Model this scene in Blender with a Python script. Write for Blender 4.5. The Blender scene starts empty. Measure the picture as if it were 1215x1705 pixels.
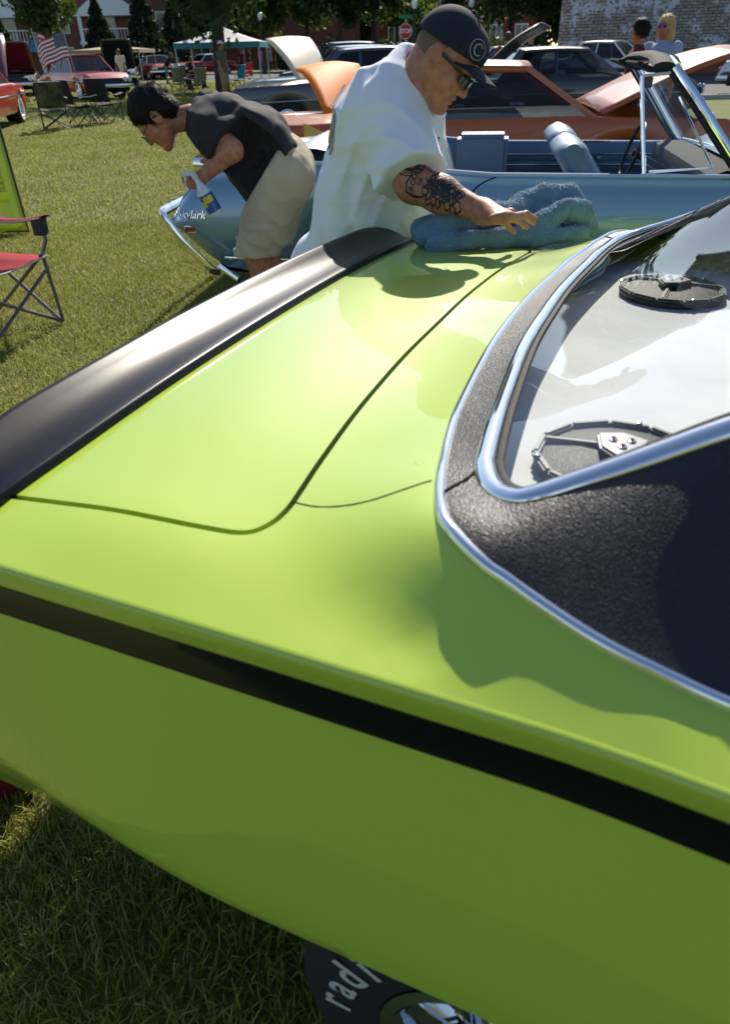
import bpy, bmesh, math, random
import numpy as np
from mathutils import Vector, Matrix
from mathutils.geometry import delaunay_2d_cdt
from mathutils.bvhtree import BVHTree
random.seed(7); rng = np.random.default_rng(11)
D = bpy.data; SC = bpy.context.scene; COL = SC.collection
R_ = math.radians

# ------------------------------------------------------------------ camera
F_PX, PITCH, CAM_H, ROLL = 1184.0, R_(33.04), 1.40, R_(1.5)
_c, _s = math.cos(PITCH), math.sin(PITCH)
_R = np.array([1, 0, 0.]); _U = np.array([0, _s, _c]); FW = np.array([0, _c, -_s])
CR = math.cos(ROLL) * _R - math.sin(ROLL) * _U
CU = math.sin(ROLL) * _R + math.cos(ROLL) * _U
CAM0 = np.array([0, 0, CAM_H])
def ray(x, y): return FW + CR * (x - 607.5) / F_PX + CU * (852.5 - y) / F_PX
def P(x, y, z=0.0):                       # photo pixel -> point at height z
    d = ray(x, y); return CAM0 + d * ((z - CAM_H) / d[2])
def J(x, y, Y):                           # photo pixel -> point at forward distance Y
    d = ray(x, y); return CAM0 + d * (Y / d[1])
cam = D.cameras.new('camera'); camo = D.objects.new('camera', cam); COL.objects.link(camo)
cam.sensor_fit = 'VERTICAL'; cam.sensor_height = 36.0; cam.lens = 36.0 * F_PX / 1705.0
cam.clip_start = 0.02; cam.clip_end = 3000
camo.matrix_world = Matrix(((CR[0], CU[0], -FW[0], 0), (CR[1], CU[1], -FW[1], 0), (CR[2], CU[2], -FW[2], CAM_H), (0, 0, 0, 1)))
cam.dof.use_dof = True; cam.dof.focus_distance = 2.45; cam.dof.aperture_fstop = 5.6
SC.camera = camo

# ------------------------------------------------------------------ sky, sun, exposure
SUN_AZ = np.array([0.20, 0.98]); SUN_EL = R_(39)
w = D.worlds.new('World'); SC.world = w; w.use_nodes = True
nt = w.node_tree; bg = nt.nodes['Background']
sky = nt.nodes.new('ShaderNodeTexSky'); sky.sky_type = 'NISHITA'; sky.sun_disc = False
sky.sun_elevation = SUN_EL; sky.sun_rotation = math.atan2(SUN_AZ[0], SUN_AZ[1])
sky.air_density = 1.0; sky.dust_density = 0.6; sky.ozone_density = 1.5
nt.links.new(sky.outputs[0], bg.inputs[0]); bg.inputs[1].default_value = 0.105
sun = D.lights.new('sun', 'SUN'); sun.energy = 4.6; sun.angle = R_(0.53); sun.color = (1.0, 0.92, 0.79)
suno = D.objects.new('sun', sun); COL.objects.link(suno)
sd = Vector((SUN_AZ[0] * math.cos(SUN_EL), SUN_AZ[1] * math.cos(SUN_EL), math.sin(SUN_EL)))
suno.rotation_euler = sd.to_track_quat('Z', 'Y').to_euler(); suno.location = (6, 8, 12)
SC.view_settings.view_transform = 'Standard'; SC.view_settings.look = 'None'
SC.view_settings.gamma = 1.0; SC.view_settings.exposure = 0.43
SC.render.engine = 'CYCLES'

# ------------------------------------------------------------------ materials
MATS = {}
def srgb(*c):
    if len(c) == 1: c = c[0]
    return tuple(((v / 255) / 12.92 if v / 255 < 0.04045 else ((v / 255 + 0.055) / 1.055) ** 2.4) for v in c)
def mat(name, col, rough=0.5, metal=0.0, coat=0.0, var=None, bump=None, spec=0.5, coords='Object', tex='noise', coatr=0.03, sheen=0, emit=None):
    """var=(scale, amount, second colour or None); bump=(scale, distance)"""
    m = D.materials.new(name); m.use_nodes = True; n = m.node_tree.nodes; L = m.node_tree.links
    b = n['Principled BSDF']; b.inputs['Base Color'].default_value = (*col, 1)
    b.inputs['Roughness'].default_value = rough; b.inputs['Metallic'].default_value = metal
    b.inputs['Coat Weight'].default_value = coat; b.inputs['Coat Roughness'].default_value = coatr
    b.inputs['Specular IOR Level'].default_value = spec
    if sheen: b.inputs['Sheen Weight'].default_value = sheen
    if emit: b.inputs['Emission Color'].default_value = (*emit[:3], 1); b.inputs['Emission Strength'].default_value = emit[3]
    tc = n.new('ShaderNodeTexCoord')
    if var:
        t = n.new('ShaderNodeTexNoise'); t.inputs['Scale'].default_value = var[0]; t.inputs['Detail'].default_value = 5
        L.new(tc.outputs[coords], t.inputs['Vector'])
        r = n.new('ShaderNodeValToRGB'); r.color_ramp.elements[0].position = 0.32; r.color_ramp.elements[1].position = 0.68
        c2 = var[2] if len(var) > 2 and var[2] else tuple(c * (1 - var[1]) for c in col)
        r.color_ramp.elements[0].color = (*c2, 1); r.color_ramp.elements[1].color = (*col, 1)
        L.new(t.outputs['Fac'], r.inputs[0]); L.new(r.outputs[0], b.inputs['Base Color'])
    if bump:
        if tex == 'noise':
            t = n.new('ShaderNodeTexNoise'); t.inputs['Detail'].default_value = 4; o = t.outputs['Fac']
        else:
            t = n.new('ShaderNodeTexVoronoi'); o = t.outputs['Distance']
            if tex == 'leather': t.feature = 'SMOOTH_F1'
        t.inputs['Scale'].default_value = bump[0]
        L.new(tc.outputs[coords], t.inputs['Vector'])
        bp = n.new('ShaderNodeBump'); bp.inputs['Distance'].default_value = bump[1]; bp.inputs['Strength'].default_value = bump[2] if len(bump) > 2 else 0.6
        L.new(o, bp.inputs['Height']); L.new(bp.outputs[0], b.inputs['Normal'])
    MATS[name] = m; return m
def glass_mat(name, tint=(1, 1, 1), refl=1.0, ior=1.5):
    m = D.materials.new(name); m.use_nodes = True; n = m.node_tree.nodes; L = m.node_tree.links
    n.remove(n['Principled BSDF']); out = n['Material Output']
    t = n.new('ShaderNodeBsdfTransparent'); t.inputs[0].default_value = (*tint, 1)
    g = n.new('ShaderNodeBsdfGlossy'); g.inputs['Roughness'].default_value = 0.0; g.inputs[0].default_value = (refl, refl, refl, 1)
    f = n.new('ShaderNodeFresnel'); ge = n.new('ShaderNodeNewGeometry'); mr = n.new('ShaderNodeMapRange')
    mr.inputs[3].default_value = ior; mr.inputs[4].default_value = 1 / ior; L.new(ge.outputs['Backfacing'], mr.inputs[0]); L.new(mr.outputs[0], f.inputs[0])   # thin pane: same reflectance from both sides
    mx = n.new('ShaderNodeMixShader'); L.new(f.outputs[0], mx.inputs[0]); L.new(t.outputs[0], mx.inputs[1]); L.new(g.outputs[0], mx.inputs[2])
    L.new(mx.outputs[0], out.inputs[0]); MATS[name] = m; return m
mat('chrome', (.86, .87, .89), .06, 1.0)
mat('chrome_dull', (.62, .63, .66), .22, 1.0)
mat('rubber', (.012, .012, .013), .75, bump=(60, .002))
mat('black_trim', (.010, .010, .012), .45)
mat('dark_void', (.004, .004, .004), .95)
mat('tyre', (.014, .014, .016), .8, bump=(40, .003))
mat('white_letter', (.55, .55, .54), .6)
glass_mat('glass', (.96, .98, .97)); glass_mat('glass_dark', (.25, .30, .32)); glass_mat('glass_mid', (.55, .62, .64))

# ------------------------------------------------------------------ mesh helpers
def link(o, parent=None):
    COL.objects.link(o)
    if parent is not None: o.parent = parent
    return o
def mesh(name, v, f, m=None, parent=None, smooth=True, normals=None):
    me = D.meshes.new(name); me.from_pydata([tuple(map(float, p)) for p in v], [], [tuple(map(int, q)) for q in f]); me.validate(); me.update()
    if smooth: me.shade_smooth()
    if normals is not None: me.normals_split_custom_set_from_vertices([tuple(map(float, q)) for q in normals])
    if m: me.materials.append(MATS[m] if isinstance(m, str) else m)
    return link(D.objects.new(name, me), parent)
def tag(o, label, cat, group=None, kind=None):
    if label: o['label'] = label
    if cat: o['category'] = cat
    if group: o['group'] = group
    if kind: o['kind'] = kind
    return o
def thing(name, label, cat, loc=(0, 0, 0), rz=0.0, group=None):
    o = D.objects.new(name, None); o.empty_display_size = .1; COL.objects.link(o); o.location = loc; o.rotation_euler = (0, 0, rz)
    return tag(o, label, cat, group)
class MB:
    """collects shapes into one mesh"""
    def __init__(s): s.v = []; s.f = []
    def add(s, v, f):
        k = len(s.v); s.v += [tuple(map(float, p)) for p in v]; s.f += [tuple(int(i) + k for i in q) for q in f]; return s
    def box(s, c, d, M=None):
        x, y, z = d[0] / 2, d[1] / 2, d[2] / 2
        v = [(sx * x, sy * y, sz * z) for sx in (-1, 1) for sy in (-1, 1) for sz in (-1, 1)]
        if M is not None: v = [tuple(M @ Vector(p)) for p in v]
        v = [(p[0] + c[0], p[1] + c[1], p[2] + c[2]) for p in v]
        return s.add(v, [(0, 1, 3, 2), (4, 6, 7, 5), (0, 4, 5, 1), (2, 3, 7, 6), (0, 2, 6, 4), (1, 5, 7, 3)])
    def bar(s, a, b, w, h=None, up=(0, 0, 1)):
        a, b = Vector(a), Vector(b); d = b - a; L = d.length; d.normalize(); h = h or w
        u = Vector(up); sd_ = d.cross(u)
        if sd_.length < 1e-4: sd_ = d.cross(Vector((1, 0, 0)))
        sd_.normalize(); u = sd_.cross(d)
        v = [p + sd_ * (i * w / 2) + u * (j * h / 2) for p in (a, b) for i, j in ((-1, -1), (1, -1), (1, 1), (-1, 1))]
        return s.add(v, [(0, 1, 2, 3), (7, 6, 5, 4), (0, 4, 5, 1), (1, 5, 6, 2), (2, 6, 7, 3), (3, 7, 4, 0)])
    def tube(s, pts, r, n=8, closed=False, ell=(1, 1), up=None, caps=True):
        pts = [Vector(p) for p in pts]; N = len(pts); rs = r if hasattr(r, '__len__') else [r] * N
        k0 = len(s.v); pu = None
        for i, p in enumerate(pts):
            t = (pts[(i + 1) % N] - pts[i - 1]) if closed else (pts[min(i + 1, N - 1)] - pts[max(i - 1, 0)])
            t.normalize(); u = Vector(up) if up is not None else (pu if pu is not None else Vector((0, 0, 1)))
            if abs(t.dot(u)) > .98: u = Vector((1, 0, 0)) if abs(t.x) < .9 else Vector((0, 1, 0))
            sd_ = t.cross(u).normalized(); u = sd_.cross(t).normalized(); pu = u
            for j in range(n):
                a = 2 * math.pi * j / n
                s.v.append(tuple(p + sd_ * (math.cos(a) * rs[i] * ell[0]) + u * (math.sin(a) * rs[i] * ell[1])))
        for i in range(N if closed else N - 1):
            for j in range(n):
                a = k0 + i * n + j; b = k0 + i * n + (j + 1) % n; c = k0 + ((i + 1) % N) * n + (j + 1) % n; d = k0 + ((i + 1) % N) * n + j
                s.f.append((a, b, c, d))
        if not closed and caps:
            s.f.append(tuple(k0 + j for j in range(n))[::-1]); s.f.append(tuple(k0 + (N - 1) * n + j for j in range(n)))
        return s
    def lathe(s, prof, n=32, M=None, a0=0, a1=2 * math.pi):
        """prof: (r, h) about local Z"""
        full = abs(a1 - a0 - 2 * math.pi) < 1e-6; k0 = len(s.v); m = len(prof); cnt = n if full else n + 1
        for i in range(cnt):
            a = a0 + (a1 - a0) * i / n
            for r, h in prof:
                p = Vector((r * math.cos(a), r * math.sin(a), h)); s.v.append(tuple(M @ p if M is not None else p))
        for i in range(n):
            for j in range(m - 1):
                a = k0 + i * m + j; b = k0 + ((i + 1) % cnt) * m + j
                s.f.append((a, b, b + 1, a + 1))
        return s
    def grid(s, rows):
        k = len(s.v); n = len(rows[0])
        for r in rows: s.v += [tuple(map(float, p)) for p in r]
        for i in range(len(rows) - 1):
            for j in range(n - 1):
                a = k + i * n + j; s.f.append((a, a + 1, a + n + 1, a + n))
        return s
    def prism(s, poly, t):
        """poly: 3D outline (planar), extruded by vector t"""
        n = len(poly); t = Vector(t); v = [Vector(p) for p in poly]; v2 = [p + t for p in v]
        return s.add(v + v2, [tuple(range(n))[::-1], tuple(range(n, 2 * n))] + [(i, (i + 1) % n, n + (i + 1) % n, n + i) for i in range(n)])
    def build(s, name, m, parent=None, smooth=False, bevel=0, angle=40):
        o = mesh(name, s.v, s.f, m, parent, smooth=False)
        me = o.data; bm = bmesh.new(); bm.from_mesh(me)
        bmesh.ops.recalc_face_normals(bm, faces=bm.faces)
        if bevel:
            es = [e for e in bm.edges if len(e.link_faces) == 2 and e.calc_face_angle(0) > R_(35)]
            bmesh.ops.bevel(bm, geom=es, offset=bevel, segments=2, affect='EDGES', clamp_overlap=True)
        bm.to_mesh(me); bm.free()
        if smooth or bevel:
            me.shade_smooth()
            try: me.set_sharp_from_angle(angle=R_(angle))
            except Exception: pass
        return o
def catmull(pts, n=8, closed=False):
    p = [np.array(q, float) for q in pts]; N = len(p); out = []
    for i in range(N if closed else N - 1):
        if closed: a, b, c, d = p[i - 1], p[i], p[(i + 1) % N], p[(i + 2) % N]
        else: a, b, c, d = p[max(i - 1, 0)], p[i], p[i + 1], p[min(i + 2, N - 1)]
        for t in np.linspace(0, 1, n, endpoint=False):
            out.append(.5 * ((2 * b) + (-a + c) * t + (2 * a - 5 * b + 4 * c - d) * t * t + (-a + 3 * b - 3 * c + d) * t ** 3))
    if not closed: out.append(p[-1])
    return np.array(out)
def inpoly(pts, poly):
    x, y = pts[:, 0], pts[:, 1]; r = np.zeros(len(pts), bool); n = len(poly)
    for i in range(n):
        x1, y1 = poly[i]; x2, y2 = poly[(i + 1) % n]
        if y1 == y2: continue
        c = ((y1 > y) != (y2 > y)) & (x < (x2 - x1) * (y - y1) / (y2 - y1) + x1); r ^= c
    return r
def offset_poly(poly, d):
    p = np.array(poly, float); t = np.roll(p, -1, 0) - np.roll(p, 1, 0); t /= np.linalg.norm(t, axis=1)[:, None] + 1e-9
    nrm = np.stack([t[:, 1], -t[:, 0]], 1); area = np.sum(p[:, 0] * np.roll(p[:, 1], -1) - np.roll(p[:, 0], -1) * p[:, 1])
    return p + nrm * d * (1 if area > 0 else -1)
def sstep(a, b, x):
    t = np.clip((np.asarray(x, float) - a) / (b - a), 0, 1); return t * t * (3 - 2 * t)
def text_mesh(txt, size, font_shear=0.0, extrude=0.0, bold=0.0, align='CENTER'):
    cu = D.curves.new('t', 'FONT'); cu.body = txt; cu.size = size; cu.shear = font_shear; cu.extrude = extrude; cu.offset = bold; cu.align_x = align; cu.align_y = 'CENTER'
    cu.resolution_u = 3
    o = D.objects.new('t', cu); COL.objects.link(o)
    dg = bpy.context.evaluated_depsgraph_get(); me = D.meshes.new_from_object(o.evaluated_get(dg))
    D.objects.remove(o); D.curves.remove(cu)
    v = [tuple(q.co) for q in me.vertices]; f = [tuple(q.vertices) for q in me.polygons]; D.meshes.remove(me); return v, f
# ------------------------------------------------------------------ the lime green car
mat('lime', (.44, .60, .055), .40, coat=1.0, coatr=.015)
mat('gloss_black', (.006, .006, .008), .25, coat=.2, coatr=.02, spec=.25)
mat('satin_black', (.012, .012, .017), .31, spec=.22, bump=(900, .0004, .25))
mat('vinyl', (.014, .014, .017), .42, tex='leather', bump=(560, .0009, .9))
mat('shelf', (.64, .64, .66), .75, var=(9, .12), bump=(140, .001, .3))
mat('speaker_mesh', (.018, .019, .022), .55, tex='vor', bump=(420, .001))
mat('speaker_frame', (.04, .042, .048), .5)
mat('badge_metal', (.12, .12, .13), .4, .8); mat('amber', (.5, .06, .02), .3)
mat('seat_black', (.02, .02, .022), .5)
GA = math.atan2(-0.406, 0.914); _a = np.array([math.cos(GA), math.sin(GA)]); _b = np.array([-_a[1], _a[0]])
G0 = _a * (-0.14) + _b * 1.32
green = thing('green_car', 'lime green coupe with black vinyl roof, black rear spoiler and black side stripe', 'car', (G0[0], G0[1], 0), GA)
def g2w(p): return np.array([G0[0] + _a[0] * p[0] + _b[0] * p[1], G0[1] + _a[1] * p[0] + _b[1] * p[1], p[2]])
def ye(x): return .875 + .014 * sstep(.1, .4, x)
def ze(x): return .90 - .004 * sstep(.1, .4, x) - .08 * sstep(-.70, -1.0, x)
CH = [(-.136, 0, .966), (-.130, .2, .966), (-.107, .44, .970), (-.072, .615, .979), (-.043, .705, .985), (-.020, .738, .984), (.018, .765, .976), (.055, .775, .964), (.133, .800, .946), (.195, .811, .935), (.25, .818, .927), (.32, .822, .922), (.41, .824, .919), (.5, .825, .917)]
WH = [(-.088, 0, .98), (-.085, .18, .98), (-.066, .40, .982), (-.045, .565, .985), (-.034, .615, .987), (-.012, .66, .990), (.020, .686, .997), (.050, .688, 1.008), (.108, .667, 1.03), (.216, .637, 1.083), (.40, .59, 1.165), (.53, .555, 1.215), (.60, .48, 1.245), (.64, .25, 1.262), (.65, 0, 1.268)]
cp = []
for x in (-.98, -.82, -.62, -.45, -.32):
    for y in (0, .25, .5, .68, .80): cp.append((x, y, .944 - .027 * (y / .8) ** 2.2 - .03 * max(0, -.45 - x) - .45 * max(0, -.74 - x)))
for x in (-.2,):
    for y, z in ((0, .950), (.3, .949), (.55, .944), (.72, .931), (.82, .912)): cp.append((x, y, z))
for x, y, z in ((-.10, .80, .921), (-.02, .825, .916), (.05, .84, .918), (.12, .845, .917), (.2, .852, .914), (.3, .857, .911)): cp.append((x, y, z))
for x in np.concatenate([np.arange(-.98, .8, .04), np.arange(.8, 3.5, .1)]): cp.append((x, float(ye(x)), float(ze(x)) if x < 2 else .90))
cp += CH + WH
for x in (.6, .7): cp.append((x, .825, .918))
for x in (.8, 1.1, 1.4, 1.7, 1.95): cp.append((x, .80, .945))
for x, e in ((.85, 1.285), (1.1, 1.30), (1.35, 1.285)):
    cp.append((x, 0, e + .03)); cp.append((x, .3, e + .022)); cp.append((x, .56, e - .02))
for y in (0, .3, .6): cp.append((1.62, y * .93, 1.18 - .02 * y)); cp.append((2.02, y, .955))
for x in (2.3, 2.8, 3.4):
    for y, z in ((0, .955), (.3, .945), (.6, .925)): cp.append((x, y, z - .02 * (x - 2.3)))
cp = cp + [(x, -y, z) for x, y, z in cp if y > 0]
cp = np.array(cp); CX = cp[:, :2]
def _Uk(r2): return .5 * r2 * np.log(r2 + 1e-12)
n_ = len(CX); A_ = np.zeros((n_ + 3, n_ + 3)); d2 = ((CX[:, None] - CX[None]) ** 2).sum(2)
A_[:n_, :n_] = _Uk(d2) + np.eye(n_) * 1.0e-5; A_[:n_, n_] = 1; A_[:n_, n_ + 1:] = CX; A_[n_, :n_] = 1; A_[n_ + 1:, :n_] = CX.T
wt = np.linalg.solve(A_, np.concatenate([cp[:, 2], np.zeros(3)]))
def Hz(xy):
    xy = np.atleast_2d(xy); d = ((xy[:, None] - CX[None]) ** 2).sum(2)
    return _Uk(d) @ wt[:n_] + wt[n_] + xy @ wt[n_ + 1:]
def Hn(xy):
    xy = np.atleast_2d(xy); df = xy[:, None] - CX[None]; d = (df ** 2).sum(2) + 1e-12
    g = ((np.log(d) + 1)[:, :, None] * df * wt[:n_][None, :, None]).sum(1) + wt[n_ + 1:]
    nn = np.concatenate([-g, np.ones((len(g), 1))], 1); return nn / np.linalg.norm(nn, axis=1)[:, None]
def mirror_loop(half): # half from y=0 (rear) outward to front centre
    h = np.array(half); near = h.copy(); near[:, 1] *= -1
    return near, h
def closed_sym(half2d, n=6):
    h = np.array(half2d, float); o = h[1:][::-1] if abs(h[0][1]) < 1e-9 else h[::-1]
    pts = [(x, -y) for x, y in h] + [(x, y) for x, y in h[::-1] if abs(y) > 1e-9]
    return catmull(pts, n, True)
C2 = closed_sym([(x, y) for x, y, z in CH] + [(.62, .80), (.78, .64), (1.1, .585), (1.38, .57), (1.45, .45), (1.48, 0)], 8)
WO = closed_sym([(x, y) for x, y, z in WH], 8); W2 = offset_poly(WO, -.020)
# lid outline
lid_half = [(-.279, 0), (-.278, .2), (-.270, .4), (-.257, .56), (-.247, .65), (-.245, .69), (-.253, .722), (-.275, .743), (-.33, .750), (-.45, .757), (-.61, .773), (-.70, .78)]
LID = np.array([(x, -y) for x, y in lid_half][::-1][:-1] + lid_half)           # open at the rear, closed by straight rear edge
LID = np.concatenate([catmull(LID, 6), np.array([(-.745, .78), (-.745, -.78)])])
def cdt(points, loops):
    """points (N,2) + constraint loops; returns verts(np), tris"""
    V = [tuple(p) for p in points]; E_ = []
    for lp, closed in loops:
        k = len(V); V += [tuple(p) for p in lp]; n = len(lp)
        E_ += [(k + i, k + (i + 1) % n) for i in range(n if closed else n - 1)]
    r = delaunay_2d_cdt([Vector(v) for v in V], E_, [], 0, 1e-5)
    return np.array([tuple(v) for v in r[0]]), np.array([tuple(f) for f in r[2]])
def gridpts(x0, x1, y0, y1, s):
    gx, gy = np.meshgrid(np.arange(x0, x1, s), np.arange(y0, y1, s)); g = np.stack([gx.ravel(), gy.ravel()], 1)
    g[:, 1] += (np.round((g[:, 0] - x0) / s) % 2) * s * .5; return g
GRID = np.concatenate([gridpts(-.91, .62, -.86, .86, .025), gridpts(.64, 3.44, -.84, .84, .06)])
xs_e = np.concatenate([np.arange(-.93, .62, .02), np.arange(.62, 3.46, .05)])
OUT = np.array([(x, -float(ye(x))) for x in xs_e] + [(x, float(ye(x))) for x in xs_e[::-1]])
GRID = GRID[inpoly(GRID, offset_poly(OUT, -.008))]
def near_loop(p, loop, d):
    return (np.sqrt(((p[:, None] - np.asarray(loop)[None]) ** 2).sum(2)).min(1) < d)
LIDo, LIDi = offset_poly(LID, .0045), offset_poly(LID, -.0045)
Ch = offset_poly(C2, -.012)
g = GRID[~(near_loop(GRID, LID, .008) | near_loop(GRID, Ch, .008))]
V, T = cdt(g, [(OUT, True), (LIDo, True), (LIDi, True), (Ch, True)])
cen = V[T].mean(1)
inO = inpoly(cen, OUT)
def sub(V, T, mask, lift=0.0):
    t = T[mask]; u, inv = np.unique(t, return_inverse=True); v2 = V[u]
    return np.concatenate([v2, (Hz(v2) + lift)[:, None]], 1), inv.reshape(-1, 3), Hn(v2)
def skirt(loop, depth, zoff=0.0, inward=0.0):
    """rolled-down edge along a loop"""
    lp = np.asarray(loop); z = Hz(lp); n = len(lp); c = offset_poly(lp, inward)
    rows = [np.concatenate([lp, (z + zoff)[:, None]], 1), np.concatenate([offset_poly(lp, inward * .7), (z + zoff - .0012)[:, None]], 1), np.concatenate([c, (z + zoff - .004)[:, None]], 1), np.concatenate([c, (z + zoff - depth)[:, None]], 1)]
    f = [(k * n + i, k * n + (i + 1) % n, (k + 1) * n + (i + 1) % n, (k + 1) * n + i) for k in range(3) for i in range(n)]
    return np.concatenate(rows), f
inlid_o, inlid_i, inC = inpoly(cen, LIDo), inpoly(cen, LIDi), inpoly(cen, Ch)
v, t, nn = sub(V, T, inO & ~inlid_o & ~inC); body = mesh('upper_body', v, t, 'lime', green, normals=nn)
v, t, nn = sub(V, T, inlid_i); lid = mesh('boot_lid', v, t, 'lime', green, normals=nn)
sv, sf = skirt(LIDi, .02, 0, -.0012); mesh('boot_lid_edge', sv, sf, 'lime', lid)
sv, sf = skirt(LIDo, .02, 0, .0012); mesh('boot_opening_edge', sv, sf, 'lime', body)
# dark gutter under the gap
lp = np.concatenate([offset_poly(LID, .02)]); lq = offset_poly(LID, -.02); n = len(LID)
gv = np.concatenate([np.concatenate([lp, (Hz(lp) - .02)[:, None]], 1), np.concatenate([lq, (Hz(lq) - .02)[:, None]], 1)])
mesh('boot_gutter', gv, [(i, (i + 1) % n, n + (i + 1) % n, n + i) for i in range(n)], 'dark_void', body)
# panel seams between boot lid and rear window
for s_ in (-1, 1):
    q = catmull([(-.246, s_ * .672), (-.20, s_ * .678), (-.14, s_ * .668), (-.078, s_ * .636)], 8)
    q3 = np.concatenate([q, (Hz(q) - .0008)[:, None]], 1); mb = MB(); mb.tube(q3, .0017, 6); mb.build('panel_seam', 'dark_void', body, smooth=True)
# vinyl roof ring, window apertures
QW = {s_: np.array([(.66, s_ * .832), (.80, s_ * .79), (1.85, s_ * .79), (1.62, s_ * .66), (1.40, s_ * .612), (1.1, s_ * .622), (.86, s_ * .655)]) for s_ in (-1, 1)}
WS = np.array([(1.97, -.60), (1.97, .60), (1.50, .50), (1.50, -.50)])
def dens(loop, m=8):
    l = np.asarray(loop); return np.concatenate([l[i] + (l[(i + 1) % len(l)] - l[i]) * np.linspace(0, 1, m, endpoint=False)[:, None] for i in range(len(l))])
gv_ = gridpts(-.2, 1.5, -.86, .86, .02); gv_ = gv_[inpoly(gv_, offset_poly(C2, -.006)) & ~near_loop(gv_, W2, .009)]
V2, T2 = cdt(gv_, [(C2, True), (W2, True)]); c2 = V2[T2].mean(1)
v, t, nn = sub(V2, T2, inpoly(c2, C2) & ~inpoly(c2, W2), .003); roof = mesh('vinyl_roof', v, t, 'vinyl', green, normals=nn)
v, t, nn = sub(V2, T2, inpoly(c2, offset_poly(W2, .004)), -.006); glass = mesh('rear_window', v, t, 'glass', green, normals=nn)
for s_ in (-1, 1):
    q = np.array([(-.02 + .0 , s_ * .75), (.0, s_ * .715), (.008, s_ * .68)]); q = catmull([(-.055, s_ * .675), (-.045, s_ * .655), (-.034, s_ * .635), (-.03, s_ * .615)], 6)
    q3 = np.concatenate([q, (Hz(q) + .0035)[:, None]], 1); MB().tube(q3, .0022, 6).build('vinyl_seam', 'dark_void', roof, smooth=True)
for s_ in (-1, 1):
    l = dens(QW[s_]); gg = gridpts(.6, 2, -.9, .9, .05); gg = gg[inpoly(gg, offset_poly(l, -.01))]
    Vq, Tq = cdt(gg, [(l, True)]); v, t, nn = sub(Vq, Tq, inpoly(Vq[Tq].mean(1), l), .006); mesh('side_window', v, t, 'glass_dark', green, normals=nn)
l = dens(WS); gg = gridpts(1.4, 2, -.7, .7, .05); gg = gg[inpoly(gg, offset_poly(l, -.01))]
Vq, Tq = cdt(gg, [(l, True)]); v, t, nn = sub(Vq, Tq, inpoly(Vq[Tq].mean(1), l), .006); mesh('windscreen', v, t, 'glass_dark', green, normals=nn)
# chrome mouldings: profile swept along loops on the surface
def moulding(loop, name, width, height, parent, m='chrome', lift=0.0, prof=None, closed=True):
    lp = np.asarray(loop); z = Hz(lp); nr = Hn(lp); n = len(lp)
    p3 = np.concatenate([lp, z[:, None]], 1)
    tg = (np.roll(p3, -1, 0) - np.roll(p3, 1, 0)) if closed else np.gradient(p3, axis=0)
    tg /= np.linalg.norm(tg, axis=1)[:, None]
    sd_ = np.cross(tg, nr); sd_ /= np.linalg.norm(sd_, axis=1)[:, None]
    prof = prof or [(math.cos(a), math.sin(a)) for a in np.linspace(0, math.pi, 11)]
    k = len(prof); v = []
    for i in range(n):
        for a, b in prof: v.append(p3[i] + sd_[i] * (a * width / 2) + nr[i] * (b * height + lift))
    f = [(i * k + j, i * k + j + 1, ((i + 1) % n) * k + j + 1, ((i + 1) % n) * k + j) for i in range(n if closed else n - 1) for j in range(k - 1)]
    o = mesh(name, v, f, m, parent); bm = bmesh.new(); bm.from_mesh(o.data); bmesh.ops.recalc_face_normals(bm, faces=bm.faces); bm.to_mesh(o.data); bm.free(); o.data.shade_smooth(); return o
moulding(C2, 'roof_moulding', .0145, .008, green)
moulding(offset_poly(WO, -.0125), 'window_frame', .025, .008, green, lift=.001)
moulding(offset_poly(WO, -.028), 'window_gasket', .012, .003, green, 'rubber', lift=-.004)
# far / inner black-out band on the glass edge
# parcel shelf and interior
sh = offset_poly(W2, .02); shm = [p for p in sh if p[0] < .36]
sh3 = np.array([(x, y) for x, y in shm]); o_ = np.argsort(np.arctan2(sh3[:, 1], -(sh3[:, 0] - .36) )); sh3 = sh3[o_]
poly = [(max(x, -.075), y, .925 + .0 * x) for x, y in sh3]
mb = MB(); mb.prism([(x, y, .927) for x, y, z in poly], (0, 0, -.02)); shelf = mb.build('parcel_shelf', 'shelf', green)
mb = MB(); mb.box((.255, 0, .93), (.004, 1.28, .004)); mb.build('shelf_crease', 'shelf', shelf)
mb = MB(); mb.grid([[(x, y, z) for y in np.linspace(-.66, .66, 8)] for x, z in ((.365, .93), (.37, .975), (.40, .985), (.46, .97), (.50, .9), (.55, .5))]); mb.build('rear_seat_back', 'seat_black', green, smooth=True)
mb = MB(); mb.box((1.1, 0, .42), (2.0, 1.5, .05)); mb.build('cabin_floor', 'seat_black', green)
for s_ in (-1, 1): MB().box((1.25, s_ * .36, .80), (.16, .5, .5)).build('front_seat', 'seat_black', green, bevel=.05)
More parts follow.
